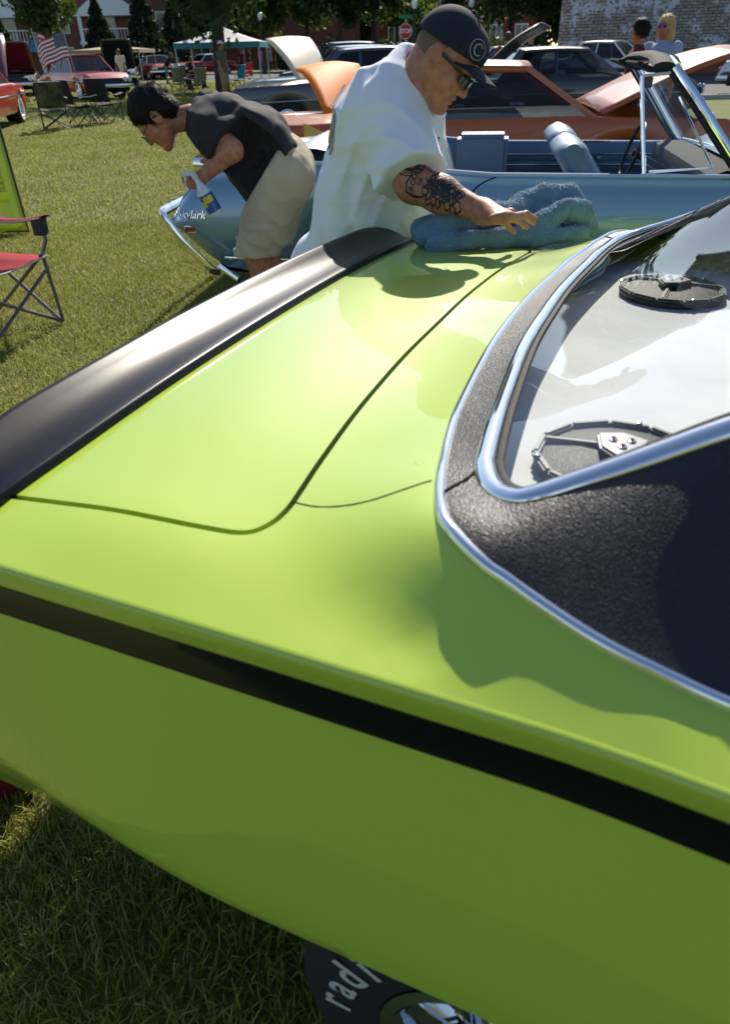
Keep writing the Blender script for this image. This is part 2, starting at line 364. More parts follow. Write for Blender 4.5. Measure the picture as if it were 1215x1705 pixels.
def speaker(cx, cy, rz):
    M = Matrix.Translation((cx, cy, .928)) @ Matrix.Rotation(rz, 4, 'Z') @ Matrix.Diagonal((.74, .70, .7, 1))
    base = MB().lathe([(.148, 0), (.150, .014), (.143, .019), (.135, .017)], 48, M).build('speaker', 'speaker_frame', green, smooth=True)
    MB().lathe([(.135, .017), (.12, .021), (.07, .030), (.0, .032)], 48, M).build('speaker_grille', 'speaker_mesh', base, smooth=True)
    rim = MB(); k = 12
    for i in range(k):
        a0, a1 = 2 * math.pi * i / k, 2 * math.pi * (i + 1) / k
        pa, pb = [M @ Vector((.147 * math.cos(q), .147 * math.sin(q), .021)) for q in (a0, a1)]
        rim.bar(pa, pb, .011, .010)
    rim.build('speaker_rim', 'speaker_frame', base, bevel=.003)
    arms = MB()
    for a in (.5, 2.6, 4.7):
        arms.bar(M @ Vector((.035 * math.cos(a), .035 * math.sin(a), .036)), M @ Vector((.142 * math.cos(a + .12), .142 * math.sin(a + .12), .024)), .011, .007)
    arms.build('speaker_arms', 'speaker_frame', base, bevel=.003)
    hexp = [M @ Vector((.052 * r * math.cos(a), .052 * r * math.sin(a) * 1.2, .034)) for a, r in zip(np.arange(6) * math.pi / 3 + .3, (1, .8, 1, .8, 1, .8))]
    MB().prism(hexp, (0, 0, .012)).build('speaker_badge', 'badge_metal', base, bevel=.003)
    hexq = [M @ Vector((.040 * r * math.cos(a), .040 * r * math.sin(a) * 1.2, .0465)) for a, r in zip(np.arange(6) * math.pi / 3 + .3, (1, .8, 1, .8, 1, .8))]
    MB().prism(hexq, (0, 0, .001)).build('badge_face', 'speaker_mesh', base)
    for a, m in ((.4, 'chrome'), (2.5, 'chrome'), (4.6, 'chrome')):
        c = M @ Vector((.018 * math.cos(a), .018 * math.sin(a), .0475))
        d_ = MB().lathe([(.0, .006), (.005, .005), (.0075, .0)], 16, Matrix.Translation(c)).build('tweeter', m, base, smooth=True)
        MB().lathe([(.0, .0085), (.0028, .007), (.003, .004)], 10, Matrix.Translation(c)).build('tweeter_dot', 'amber', d_)
    for a in (1.2, 3.3, 5.4):
        c = M @ Vector((.146 * math.cos(a), .146 * math.sin(a), .027)); MB().lathe([(0, .004), (.004, .003), (.005, 0)], 10, Matrix.Translation(c)).build('screw', 'chrome_dull', base)
speaker(.115, -.435, .25); speaker(.13, .40, -.25)
# body sides: section below the crease
SECT = [(0.0, 0.0), (.004, -.001), (.007, -.004), (.008, -.009), (.006, -.022), (.003, -.036), (.0015, -.055), (.003, -.08), (.008, -.105), (.0135, -.13), (.021, -.16), (.031, -.20), (.043, -.245), (.051, -.275), (.058, -.30), (.064, -.325), (.071, -.355), (.076, -.38), (.077, -.40), (.070, -.42), (.05, -.45), (.02, -.50), (-.02, -.56)]
AX = (.15, 2.84)
def zbot(x):
    b = .36 + .05 * (1 - sstep(-.9, -.5, x))
    for ax in AX:
        d = abs(x - ax); b = max(b, .50 - .14 * float(sstep(.20, .36, d)) if d < .36 else 0)
    return b
def amp(x): return .10 + .90 * float(sstep(-.88, -.2, x)) if x < 2.0 else 1.0
xs_s = np.concatenate([np.arange(-.93, .62, .02), np.arange(.62, 3.46, .05)])
def side_pt(x, k, s_):
    dy, dz = SECT[k]; y0, z0 = float(ye(x)), float(Hz([(x, s_ * float(ye(x)))])[0]); zb = zbot(x)
    if dy > .0 and k > 3: dy *= amp(x)
    z = max(z0 + dz, zb)
    zz = [-q[1] for q in SECT]; yy = [(q[0] * (amp(x) if z0 - z > .1 or True else 1) if q[0] > .009 else q[0]) for q in SECT]
    dy = float(np.interp(z0 - z, zz, yy))
    if z0 + dz < zb: dy -= min(.02, (zb - z0 - dz) * .3)
    return (x, s_ * (y0 + dy), z)
z_edge = {s_: Hz([(x, s_ * float(ye(x))) for x in xs_s]) for s_ in (-1, 1)}
for s_, nm in ((-1, 'side_panel'), (1, 'side_panel')):
    rows = [[side_pt(x, k, s_) for k in range(len(SECT))] for x in xs_s]
    mb = MB(); mb.grid(rows); o = mb.build(nm, 'lime', green, smooth=True, angle=60)
    # side stripe
    rows = []
    for x in xs_s:
        r = []
        z0 = float(Hz([(x, s_ * float(ye(x)))])[0])
        for dz in np.linspace(-.036, -.084, 7):
            dy = np.interp(-dz, [-q[1] for q in SECT], [q[0] if q[0] < 0 else q[0] for q in SECT])
            r.append((x, s_ * (float(ye(x)) + dy + .0012), z0 + dz))
        rows.append(r)
    MB().grid(rows).build('side_stripe', 'gloss_black', green, smooth=True)
# rear end, bumper, lamps
mb = MB(); ys = np.linspace(-.875, .875, 24)
mb.grid([[(-.93 - .03 * math.sin(min(1, t) * 3) - .02 * (1 - (y / .875) ** 2), y * (1 - .03 * t), float(Hz([(-.93, y)])[0]) - t * .50) for t in np.linspace(0, 1, 8)] for y in ys]); mb.build('tail_panel', 'lime', green, smooth=True)
mb = MB(); mb.tube([(-.80, -.90, .47), (-.93, -.885, .47), (-.99, -.80, .47), (-1.0, 0, .47), (-.99, .80, .47), (-.93, .885, .47), (-.80, .90, .47)], .06, 12, ell=(.5, 1)); mb.build('rear_bumper', 'chrome', green, smooth=True)
mat('red_lens', (.30, .008, .008), .15, coat=1)
for s_ in (-1, 1):
    for k in range(2): MB().box((-.99, s_ * (.45 + .2 * k), .70), (.02, .16, .07)).build('tail_lamp', 'red_lens', green, bevel=.008)
mb = MB(); mb.grid([[(3.45 + .08 * math.sin(t * 3), y * (1 - .04 * t), .88 - t * .45) for t in np.linspace(0, 1, 8)] for y in np.linspace(-.889, .889, 16)]); mb.build('grille_panel', 'black_trim', green, smooth=True)
mb = MB(); mb.tube([(3.3, -.93, .45), (3.5, -.88, .45), (3.58, 0, .45), (3.5, .88, .45), (3.3, .93, .45)], .06, 12, ell=(.5, 1)); mb.build('front_bumper', 'chrome', green, smooth=True)
mb = MB()
mb.box((1.35, 0, .34), (4.3, 1.45, .10)); mb.build('underbody', 'dark_void', green)
for ax in AX:
    for s_ in (-1, 1):
        mb = MB(); mb.lathe([(.36, -.16), (.36, .10), (.0, .10)], 24, Matrix.Translation((ax, s_ * .66, .37)) @ Matrix.Rotation(math.pi / 2, 4, 'X') if s_ < 0 else Matrix.Translation((ax, s_ * .66, .37)) @ Matrix.Rotation(-math.pi / 2, 4, 'X')); mb.build('wheel_well', 'dark_void', green)
def wheel(parent, ax, y, s_, r=.335, w_=.215, rim_r=.20, letters=None, tyre='tyre', rimm='chrome'):
    """s_ = side the outside face points to (-1 or 1 along local y)"""
    M = Matrix.Translation((ax, y, r)) @ (Matrix.Rotation(math.pi / 2, 4, 'X') if s_ < 0 else Matrix.Rotation(-math.pi / 2, 4, 'X'))
    wb = MB().lathe([(rim_r, -w_), (r - .03, -w_), (r - .008, -w_ + .02), (r, -w_ + .05), (r, -.05), (r - .012, -.022), (r - .035, -.004), (r - .06, .004), (r - .085, .004), (rim_r + .012, -.004), (rim_r, -.012)], 40, M).build('wheel', tyre, parent, smooth=True)
    rm = MB().lathe([(rim_r, -.012), (rim_r + .006, -.004), (rim_r - .008, .0), (rim_r - .02, -.012), (rim_r - .03, -.045), (.09, -.05), (.05, -.02), (.045, .01), (.0, .014)], 40, M).build('rim', rimm, wb, smooth=True)
    sp = MB()
    for i in range(5):
        a = 2 * math.pi * i / 5 + .4
        c, s2 = math.cos(a), math.sin(a); c2, s2b = math.cos(a + .22), math.sin(a + .22); c3, s3 = math.cos(a - .22), math.sin(a - .22)
        v = [(.05 * c2, .05 * s2b, -.008), (.05 * c3, .05 * s3, -.008), (rim_r * .9 * math.cos(a - .20), rim_r * .9 * math.sin(a - .20), -.022), (rim_r * .9 * math.cos(a + .20), rim_r * .9 * math.sin(a + .20), -.022)]
        v = [M @ Vector(q) for q in v]; t_ = (M.to_3x3() @ Vector((0, 0, -.025)))
        sp.prism(v, t_)
    sp.build('spokes', rimm, rm, bevel=.005)
    if letters:
        for i, (ch, a) in enumerate(letters):
            tv, tf = text_mesh(ch, .075, bold=.0012)
            rr = r - .072; vv = []
            for q in tv:
                an = a - q[0] / rr; rad = rr + q[1]
                vv.append(M @ Vector((rad * math.cos(an), rad * math.sin(an), .0055)))
            mesh('letter', vv, tf, 'white_letter', wb, smooth=False)
    return wb
lets = [(c, 3.05 - .185 * i) for i, c in enumerate('radial')]
for ax in AX:
    for s_ in (-1, 1): wheel(green, ax, s_ * .935, s_, r=.315, rim_r=.175, letters=lets if (s_ < 0) else None)
# spoiler
sp_prof = [(.002, -.006), (.004, .004), (.001, .012), (-.004, .0145), (-.02, .0165), (-.045, .022), (-.07, .033), (-.092, .048), (-.104, .058), (-.110, .0615), (-.117, .060), (-.121, .052), (-.122, .03), (-.122, -.02)]
rows = []
for y in np.concatenate([np.linspace(-.80, -.70, 9), np.linspace(-.66, .66, 40), np.linspace(.68, .80, 12)]):
    e = 1 - np.clip((abs(y) - .62) / .18, 0, 1); e_ = math.sqrt(max(1 - (1 - e) ** 2, 0))
    hs = .30 + .70 * e_ ; cs = .45 + .55 * e_
    row = []
    for dx, dz in sp_prof:
        x = -.612 + dx * cs; zb = float(Hz([(max(x, -.75), np.clip(y, -.85, .85))])[0]); row.append((x, y, zb + (dz * hs if dz > .0145 else dz)))
    rows.append(row)
mb = MB(); mb.grid(rows); n = len(sp_prof); N = len(rows); mb.f.append(tuple(range(n))); mb.f.append(tuple((N - 1) * n + i for i in range(n))[::-1])
mb.build('rear_spoiler', 'satin_black', green, smooth=True, angle=50)
# ------------------------------------------------------------------ ground
mat('soil', (.14, .165, .028), .95, var=(1.6, .4, (.11, .11, .035)), bump=(30, .02))
gm = MB(); gm.add([(-400, -60, 0), (400, -60, 0), (400, 900, 0), (-400, 900, 0)], [(0, 1, 2, 3)]); tag(gm.build('lawn_ground', 'soil'), None, None, kind='structure')
# ------------------------------------------------------------------ implicit surfaces for people and soft things
def smin(a, b, k):
    h = np.maximum(k - np.abs(a - b), 0) / k; return np.minimum(a, b) - h * h * k * .25
def smax(a, b, k): return -smin(-a, -b, k)
def ball(p, c, r): return np.sqrt(((p - c) ** 2).sum(1)) - r
def cone(p, a, b, ra, rb):
    a, b = np.asarray(a, float), np.asarray(b, float); ab = b - a; t = np.clip(((p - a) @ ab) / (ab @ ab + 1e-12), 0, 1)
    return np.sqrt(((p - a - t[:, None] * ab) ** 2).sum(1)) - (ra + (rb - ra) * t)
def ell(p, c, r, M=None):
    q = p - np.asarray(c, float)
    if M is not None: q = q @ M.T
    r = np.asarray(r, float); k0 = np.sqrt(((q / r) ** 2).sum(1)); k1 = np.sqrt(((q / r ** 2) ** 2).sum(1)) + 1e-9
    return k0 * (k0 - 1) / k1
def uni(k, *ds):
    d = ds[0]
    for e in ds[1:]: d = smin(d, e, k)
    return d
def plane(p, c, n):
    n = np.asarray(n, float); n = n / np.linalg.norm(n); return (p - np.asarray(c, float)) @ n
def surfnet(f, lo, hi, h):
    lo, hi = np.asarray(lo, float), np.asarray(hi, float); n = np.maximum(((hi - lo) / h).astype(int) + 1, 3)
    ax = [lo[i] + h * np.arange(n[i]) for i in range(3)]
    # coarse pass: evaluate on a 4x grid, refine only near the surface
    G = np.full(n, 9.0); st = 4
    cx = [a[::st] for a in ax]; cg = np.stack(np.meshgrid(*cx, indexing='ij'), -1).reshape(-1, 3)
    cd = f(cg).reshape([len(c) for c in cx]); near = np.abs(cd) < h * st * 1.6
    up = cd.repeat(st, 0).repeat(st, 1).repeat(st, 2)[:n[0], :n[1], :n[2]]; G[...] = np.where(up < 0, -9.0, 9.0)
    pad = np.pad(near, 1); nb = np.zeros_like(near)
    for i in range(3):
        for j in range(3):
            for k in range(3): nb |= pad[i:i + near.shape[0], j:j + near.shape[1], k:k + near.shape[2]]
    m = nb.repeat(st, 0).repeat(st, 1).repeat(st, 2)[:n[0], :n[1], :n[2]]
    idx = np.nonzero(m); pts = np.stack([ax[i][idx[i]] for i in range(3)], 1)
    G[idx] = np.concatenate([f(pts[i:i + 400000]) for i in range(0, len(pts), 400000)])
    S = G < 0; c = [S[i:n[0] - 1 + i, j:n[1] - 1 + j, k:n[2] - 1 + k] for i in (0, 1) for j in (0, 1) for k in (0, 1)]
    cnt = sum(q.astype(np.int8) for q in c); act = (cnt > 0) & (cnt < 8); ci = np.nonzero(act); N = len(ci[0])
    ids = np.full(act.shape, -1); ids[ci] = np.arange(N); acc = np.zeros((N, 3)); num = np.zeros(N)
    for a in range(3):
        o = [q for q in range(3) if q != a]
        for e in ((0, 0), (0, 1), (1, 0), (1, 1)):
            o0 = [0, 0, 0]; o0[o[0]], o0[o[1]] = e; o1 = list(o0); o1[a] = 1
            v0 = G[ci[0] + o0[0], ci[1] + o0[1], ci[2] + o0[2]]; v1 = G[ci[0] + o1[0], ci[1] + o1[1], ci[2] + o1[2]]
            k = (v0 < 0) != (v1 < 0); t = np.where(k, v0 / np.where(k, v0 - v1, 1), 0)
            pt = np.zeros((N, 3)) + np.array(o0); pt[:, a] += t; acc[k] += pt[k]; num[k] += 1
    vert = lo + h * (np.stack(ci, 1) + acc / np.maximum(num, 1)[:, None]); F_ = []
    for a in range(3):
        b_, c_ = (a + 1) % 3, (a + 2) % 3; sl0 = [slice(None)] * 3; sl1 = [slice(None)] * 3; sl0[a] = slice(0, -1); sl1[a] = slice(1, None)
        ch = S[tuple(sl0)] != S[tuple(sl1)]; e = np.nonzero(ch); e = [np.array(q) for q in e]
        ok = (e[b_] > 0) & (e[c_] > 0) & (e[b_] < n[b_] - 1) & (e[c_] < n[c_] - 1); e = [q[ok] for q in e]
        fl = S[e[0], e[1], e[2]]; q4 = []
        for db, dc in ((-1, -1), (0, -1), (0, 0), (-1, 0)):
            t = [q.copy() for q in e]; t[b_] += db; t[c_] += dc; q4.append(ids[t[0], t[1], t[2]])
        q4 = np.stack(q4, 1); q4[~fl] = q4[~fl][:, ::-1]; F_.append(q4[(q4 >= 0).all(1)])
    return vert, np.concatenate(F_)
def sdf_obj(name, f, lo, hi, h, m, parent, origin=(0, 0, 0), smooth=1):
    v, q = surfnet(f, lo, hi, h)
    me = D.meshes.new(name); me.from_pydata((v - np.asarray(origin)).tolist(), [], q.tolist())
    if smooth:
        bm = bmesh.new(); bm.from_mesh(me)
        for _ in range(smooth): bmesh.ops.smooth_vert(bm, verts=bm.verts, factor=.5, use_axis_x=True, use_axis_y=True, use_axis_z=True)
        bm.to_mesh(me); bm.free()
    me.shade_smooth(); me.materials.append(MATS[m]); return link(D.objects.new(name, me), parent)
def join(objs):
    """several islands of one body become one mesh"""
    bm = bmesh.new()
    for o in objs: bm.from_mesh(o.data)
    bm.to_mesh(objs[0].data); bm.free(); objs[0].data.shade_smooth()
    for o in objs[1:]: D.objects.remove(o)
    return objs[0]
def frame(f, up):
    f = np.asarray(f, float); f = f / np.linalg.norm(f); up = np.asarray(up, float); l = np.cross(up, f); l /= np.linalg.norm(l); return np.stack([f, l, np.cross(f, l)])   # rows: forward, left, up
def head_sdf(C, M, neck, sc=1.0):
    """C centre, M rows forward/left/up"""
    def f(p):
        q = (p - C) @ M.T / sc; d = ell(q, (0, 0, .018), (.099, .077, .104))
        d = smin(d, ell(q, (.040, 0, -.045), (.058, .060, .070)), .03)
        qa = q.copy(); qa[:, 1] = np.abs(qa[:, 1])
        d = smin(d, cone(qa, (.0, .052, -.062), (.072, .014, -.103), .022, .020), .03)
        d = smin(d, ell(q, (.080, 0, -.104), (.022, .024, .018)), .02)
        d = smin(d, ell(qa, (.072, .034, -.022), (.024, .024, .020)), .025)                 # cheek
        d = smin(d, ell(qa, (.086, .026, .022), (.016, .030, .011)), .016)                 # brow
        d = smax(d, -ell(qa, (.104, .033, .002), (.018, .020, .013)), .014)                # eye socket
        d = smin(d, ell(qa, (.086, .032, .0), (.012, .013, .012)), .004)                   # eyeball
        d = smin(d, cone(q, (.092, 0, .012), (.116, 0, -.030), .008, .0125), .014)          # nose
        d = smin(d, ell(qa, (.106, .011, -.034), (.011, .008, .008)), .007)
        d = smin(d, ell(q, (.094, 0, -.060), (.013, .026, .006)), .006); d = smin(d, ell(q, (.091, 0, -.074), (.013, .023, .007)), .006)
        d = smax(d, -ell(q, (.107, 0, -.0668), (.012, .024, .0016)), .004)
        e = ell(qa, (-.008, .083, -.006), (.024, .012, .040)); e = smax(e, -ell(qa, (-.003, .096, -.004), (.013, .010, .027)), .005); d = smin(d, e, .012)
        d = smin(d * sc, cone(p, C + (np.array([-.028, 0, -.06]) @ M) * sc, neck, .051, .060), .03)
        return d
    return f
def hand_sdf(p, W, K, nrm, tips, thumb, rk=.0078):
    """W wrist, K knuckle centre, nrm back-of-hand normal, tips list of 4 fingertip points, thumb tip"""
    W, K, nrm = map(lambda a: np.asarray(a, float), (W, K, nrm)); ax = K - W; ax /= np.linalg.norm(ax); sd_ = np.cross(nrm, ax); sd_ /= np.linalg.norm(sd_)
    d = uni(.02, cone(p, W, K + sd_ * .022, .024, .013), cone(p, W, K - sd_ * .022, .024, .013), cone(p, W, K, .025, .015))
    for i, t in enumerate(tips):
        b = K + sd_ * (.033 - .022 * i) ; t = np.asarray(t, float); mid = b * .52 + t * .48 + nrm * .010
        d = smin(d, uni(.006, cone(p, b, mid, rk * 1.12, rk), cone(p, mid, t, rk, rk * .82)), .007)
    tb = W * .65 + K * .35 + sd_ * .03; t = np.asarray(thumb, float); mid = (tb + t) / 2 + sd_ * .012
    d = smin(d, uni(.008, cone(p, tb, mid, .013, .011), cone(p, mid, t, .011, .009)), .01)
    return d
def bbox(pts, pad): a = np.array(pts); return a.min(0) - pad, a.max(0) + pad
_nr = np.random.default_rng(3); _ND = _nr.normal(size=(9, 3)); _NP = _nr.uniform(0, 6.28, 9)
def folds(p, s=14, anis=(1, 1, 1)):
    q = p * np.asarray(anis) * s; o = 0
    w1 = np.sin(q @ _ND[0] * .35 + _NP[0]) * 1.2 + np.sin(q @ _ND[1] * .5 + _NP[1])
    for i in range(2, 6): o = o + np.sin(q @ _ND[i] * .75 + w1 * 1.3 + _NP[i])
    return np.abs(o) * .5 - .7
def ridges(p, n, wl, warp, k=2.0, seed=0):
    n = np.asarray(n, float); n = n / np.linalg.norm(n); ph = p @ n * (2 * math.pi / wl) * .5 + warp * np.sin(p @ _ND[seed] * 5.5 + _NP[seed]) + .5 * warp * np.sin(p @ _ND[seed + 1] * 11 + _NP[seed + 1])
    m = .5 + .5 * np.sin(p @ _ND[seed + 2] * 6 + _NP[seed + 2]); return (1 - np.abs(np.sin(ph))) ** k * m
def hair_tufts(name, src, m, parent, n, ln, wd, seed, away=None):
    g = np.random.default_rng(seed); vs = np.array([tuple(q.co) for q in src.data.vertices]); ns = np.array([tuple(q.normal) for q in src.data.vertices]); k = g.integers(0, len(vs), n); b, nn = vs[k], ns[k]
    t = g.normal(size=(n, 3)) * .45 + (np.asarray(away) if away is not None else 0); t = t - nn * (t * nn).sum(1)[:, None]; t /= np.linalg.norm(t, axis=1)[:, None] + 1e-6; sd_ = np.cross(nn, t); L_ = ln * g.uniform(.5, 1.3, (n, 1)); W_ = wd * g.uniform(.6, 1.3, (n, 1))
    p1 = b + t * L_ * .5 + nn * L_ * .22; p2 = b + t * L_ + nn * L_ * .10 * g.uniform(-.5, 2, (n, 1)); v = np.stack([b - sd_ * W_, b + sd_ * W_, p1 + sd_ * W_ * .8, p1 - sd_ * W_ * .8, p2], 1).reshape(-1, 3); i0 = np.arange(n) * 5
    me = D.meshes.new(name); me.from_pydata(v.tolist(), [], [(i, i + 1, i + 2, i + 3) for i in i0] + [(i + 3, i + 2, i + 4) for i in i0]); me.shade_smooth(); me.materials.append(MATS[m]); return link(D.objects.new(name, me), parent)
# ------------------------------------------------------------------ the two men in front
mat('skin', srgb(186, 130, 104), .5, var=(45, .15, srgb(160, 98, 76)), bump=(420, .0010, .5)); MATS['skin'].node_tree.nodes['Principled BSDF'].inputs['Subsurface Weight'].default_value = .08
MATS['skin'].node_tree.nodes['Principled BSDF'].inputs['Subsurface Radius'].default_value = (.012, .004, .002)
mat('stubble', srgb(112, 88, 76), .8, bump=(700, .001, .6))
mat('hair_dark', srgb(26, 19, 15), .55, spec=.25)
mat('cotton_white', (.80, .82, .90), .9, bump=(220, .0006, .3))
mat('cotton_black', (.016, .016, .020), .85, bump=(220, .0006, .3))
mat('khaki', srgb(186, 174, 148), .9, var=(6, .12), bump=(260, .0008, .4))
mat('navy', srgb(24, 28, 48), .85, bump=(420, .0006, .5))
mat('ink', srgb(38, 36, 40), .6); mat('print_grey', srgb(92, 98, 104), .8); mat('print_gold', srgb(170, 140, 70), .8)
mat('emblem_white', (.34, .36, .40), .7)
mat('lens_dark', (.006, .007, .006), .08, coat=1); mat('frame_black', (.01, .01, .011), .3)
mat('denim', srgb(52, 62, 84), .9); mat('shoe', srgb(40, 38, 38), .6)
def decal(name, v2, f2, origin, ux, uy, nrm, target, m, parent, off=.0015, org=(0, 0, 0), reach=.3):
    """flat print projected on a surface (target: object with world-aligned mesh data offset by org)"""
    ux, uy, nrm, origin = [np.asarray(q, float) for q in (ux, uy, nrm, origin)]
    bt = BVHTree.FromPolygons([tuple(q.co) for q in target.data.vertices], [tuple(q.vertices) for q in target.data.polygons]); bm = bmesh.new()
    vs = [bm.verts.new((q[0], q[1], 0)) for q in v2]
    for q in f2:
        try: bm.faces.new([vs[i] for i in q])
        except ValueError: pass
    bmesh.ops.triangulate(bm, faces=bm.faces)
    for _ in range(4):
        lg = [e for e in bm.edges if e.calc_length() > .008]
        if not lg: break
        bmesh.ops.subdivide_edges(bm, edges=lg, cuts=1); bmesh.ops.triangulate(bm, faces=bm.faces)
    for q in bm.verts:
        w_ = origin + ux * q.co.x + uy * q.co.y - np.asarray(org); h = bt.ray_cast(Vector(w_ + nrm * reach), Vector(-nrm), reach * 2)
        q.co = (h[0] + h[1] * off * (1 if h[1].dot(Vector(nrm)) > 0 else -1)) if h[0] else Vector(w_)
    me = D.meshes.new(name); bm.to_mesh(me); bm.free(); me.materials.append(MATS[m]); return link(D.objects.new(name, me), parent)
def ring2(r0, r1, n=40, c=(0, 0), sx=1, sy=1, a0=0, a1=2 * math.pi):
    v = []; f = []
    for i in range(n + 1):
        a = a0 + (a1 - a0) * i / n; v += [(c[0] + r0 * sx * math.cos(a), c[1] + r0 * sy * math.sin(a)), (c[0] + r1 * sx * math.cos(a), c[1] + r1 * sy * math.sin(a))]
    for i in range(n): f.append((2 * i, 2 * i + 1, 2 * i + 3, 2 * i + 2))
    return v, f
# ---- man in the white T-shirt
PEL, BEL, CHE = J(562, 455, 2.80), J(632, 330, 2.62), J(652, 205, 2.46)
NKB = J(694, 128, 2.36); SHR, SHL = J(650, 192, 2.30), J(672, 165, 2.66)
ELR = J(688, 305, 2.16); WRR = P(806, 353, 1.028); KNR = P(837, 362, 1.030)
FOOT = np.array([-.22, 3.0, 0]); wm = thing('person', 'man in white T-shirt, navy cap and sunglasses pressing a towel on the green car', 'person', FOOT)
Hf = frame((.70, -.32, -.60), (.50, -.06, .86)); HC = J(737, 98, 2.24)
HSC = .86; hd = head_sdf(HC, Hf, NKB, HSC)
ho = sdf_obj('body', hd, *bbox([HC, NKB], .17), .0042, 'skin', wm, FOOT)
tips = [P(893, 364, 1.006), P(888, 372, 1.0), P(877, 379, .997), P(855, 386, .994)]; THB = P(853, 355, 1.015)
def arm_r(p):
    d = uni(.03, cone(p, SHR, ELR, .062, .047), cone(p, ELR, ELR * .6 + WRR * .4, .049, .045), cone(p, ELR * .6 + WRR * .4, WRR, .045, .027))
    return d
ao = sdf_obj('body', arm_r, *bbox([SHR, ELR, WRR] + tips, .08), .0042, 'skin', wm, FOOT)
hn_ = sdf_obj('body', lambda p: np.maximum(smin(cone(p, ELR * .5 + WRR * .5, WRR, .041, .027), hand_sdf(p, WRR, KNR, (.1, -.25, .96), tips, THB), .02), -plane(p, WRR - (WRR - ELR) * .12, WRR - ELR)), *bbox([WRR] + tips + [THB], .045), .0021, 'skin', wm, FOOT)
ELL, WRL = J(700, 300, 2.70), J(722, 392, 2.42)
def arm_l(p): return uni(.03, cone(p, SHL, ELL, .06, .05), cone(p, ELL, WRL, .05, .033), hand_sdf(p, WRL, WRL + np.array([.05, -.05, -.05]), (.5, 0, .8), [WRL + np.array([.09 - .012 * k, -.09 + .02 * k, -.09]) for k in range(4)], WRL + np.array([.08, -.02, -.06])))
al = sdf_obj('body', arm_l, *bbox([SHL, ELL, WRL], .17), .006, 'skin', wm, FOOT)
HPR, HPL = PEL + np.array([.06, -.10, -.05]), PEL + np.array([0, .12, -.05])
def leg(p, a, k, b): return uni(.03, cone(p, a, k, .085, .058), cone(p, k, b, .060, .042), cone(p, b, b + np.array([.15, -.03, -.03]), .04, .032))
KNR_, KNL_ = np.array([-.05, 2.82, .48]), np.array([-.08, 3.05, .48]); FR, FL = np.array([-.14, 2.86, .08]), np.array([-.18, 3.12, .08])
lo_ = sdf_obj('body', lambda p: np.minimum(leg(p, HPR, KNR_, FR), leg(p, HPL, KNL_, FL)), *bbox([HPR, HPL, FR, FL], .2), .014, 'skin', wm, FOOT)
wbody = join([ho, ao, hn_, al, lo_]); tag(wbody, 'bare right arm with dark tattoos, hand spread on the towel', None)
SLV = SHR * .28 + ELR * .72; SDIR = (ELR - SHR) / np.linalg.norm(ELR - SHR); SLVL = SHL * .35 + ELL * .65; SDL = (ELL - SHL) / np.linalg.norm(ELL - SHL)
LAT = np.array([.12, .99, 0]); HEM = PEL + np.array([0, 0, -.10])
def shirt(p):
    d = uni(.08, cone(p, HEM - LAT * .10, BEL - LAT * .09, .200, .185), cone(p, HEM + LAT * .10, BEL + LAT * .09, .200, .185), cone(p, BEL - LAT * .09, CHE - LAT * .085, .185, .158), cone(p, BEL + LAT * .09, CHE + LAT * .085, .185, .158))
    d = uni(.07, d, cone(p, CHE, NKB + np.array([-.01, 0, -.04]), .14, .075), cone(p, NKB - np.array([.01, 0, .035]), SHR + np.array([0, 0, .0]), .072, .083), cone(p, NKB - np.array([.01, 0, .035]), SHL, .072, .083))
    sl = uni(.04, cone(p, SHR, SLV + SDIR * .09, .086, .108), cone(p, SHL, SLVL + SDL * .05, .086, .09)); d = smin(d, sl, .05)
    d = d - .014 * folds(p, 9, (1.2, .6, .8)) * np.clip(1.5 - (p[:, 2] - .95) * 1.2, .45, 1) - .007 * folds(p, 22, (.7, 1, 1.2)) - .013 * ridges(p, (.8, .15, -.58), .085, 1.1, 2.0, 0) - .010 * ridges(p, (.45, .2, .85), .075, 1.3, 2.2, 3)
    for c_, n_ in ((SLV + SDIR * .045, SDIR), (SLVL + SDL * .01, SDL)):
        near_ = cone(p, c_ - n_ * .02, c_ + n_ * .2, .17, .20); d = np.where(near_ < 0, np.maximum(d, plane(p, c_, n_)), d)
    nk = cone(p, NKB - np.array([.0, 0, .02]), HC, .072, .072); d = smax(d, -nk, .012)
    return np.maximum(d, HEM[2] - p[:, 2])
sh_o = sdf_obj('t_shirt', shirt, *bbox([HEM, CHE, SHR, SHL, SLV, NKB], .25), .0068, 'cotton_white', wm, FOOT, smooth=3)
nk_c = NKB + (HC - NKB) * .10; nkf = frame(HC - NKB, (0, 1, 0)); mb = MB()
pts = []
bt_ = BVHTree.FromPolygons([tuple(q.co) for q in sh_o.data.vertices], [tuple(q.vertices) for q in sh_o.data.polygons])
def shorts_sdf(hips, knees, rr, kk, cut):
    def f(p):
        d = cone(p, hips[0], knees[0], rr, kk); d2 = cone(p, hips[1], knees[1], rr, kk); d = smin(d, d2, .06)
        d = smin(d, ell(p, (hips[0] + hips[1]) / 2 + np.array([0, 0, .04]), (.19, .21, .15)), .06); d = d - .006 * folds(p, 13)
        return np.maximum(d, -(p[:, 2] - cut))
    return f
sdf_obj('trousers', lambda p: uni(.05, cone(p, HPR, KNR_, .115, .085), cone(p, HPL, KNL_, .115, .085), cone(p, KNR_, FR, .085, .07), cone(p, KNL_, FL, .085, .07)) - .006 * folds(p, 13), *bbox([HPR, HPL, FR, FL], .18), .014, 'denim', wm, FOOT)
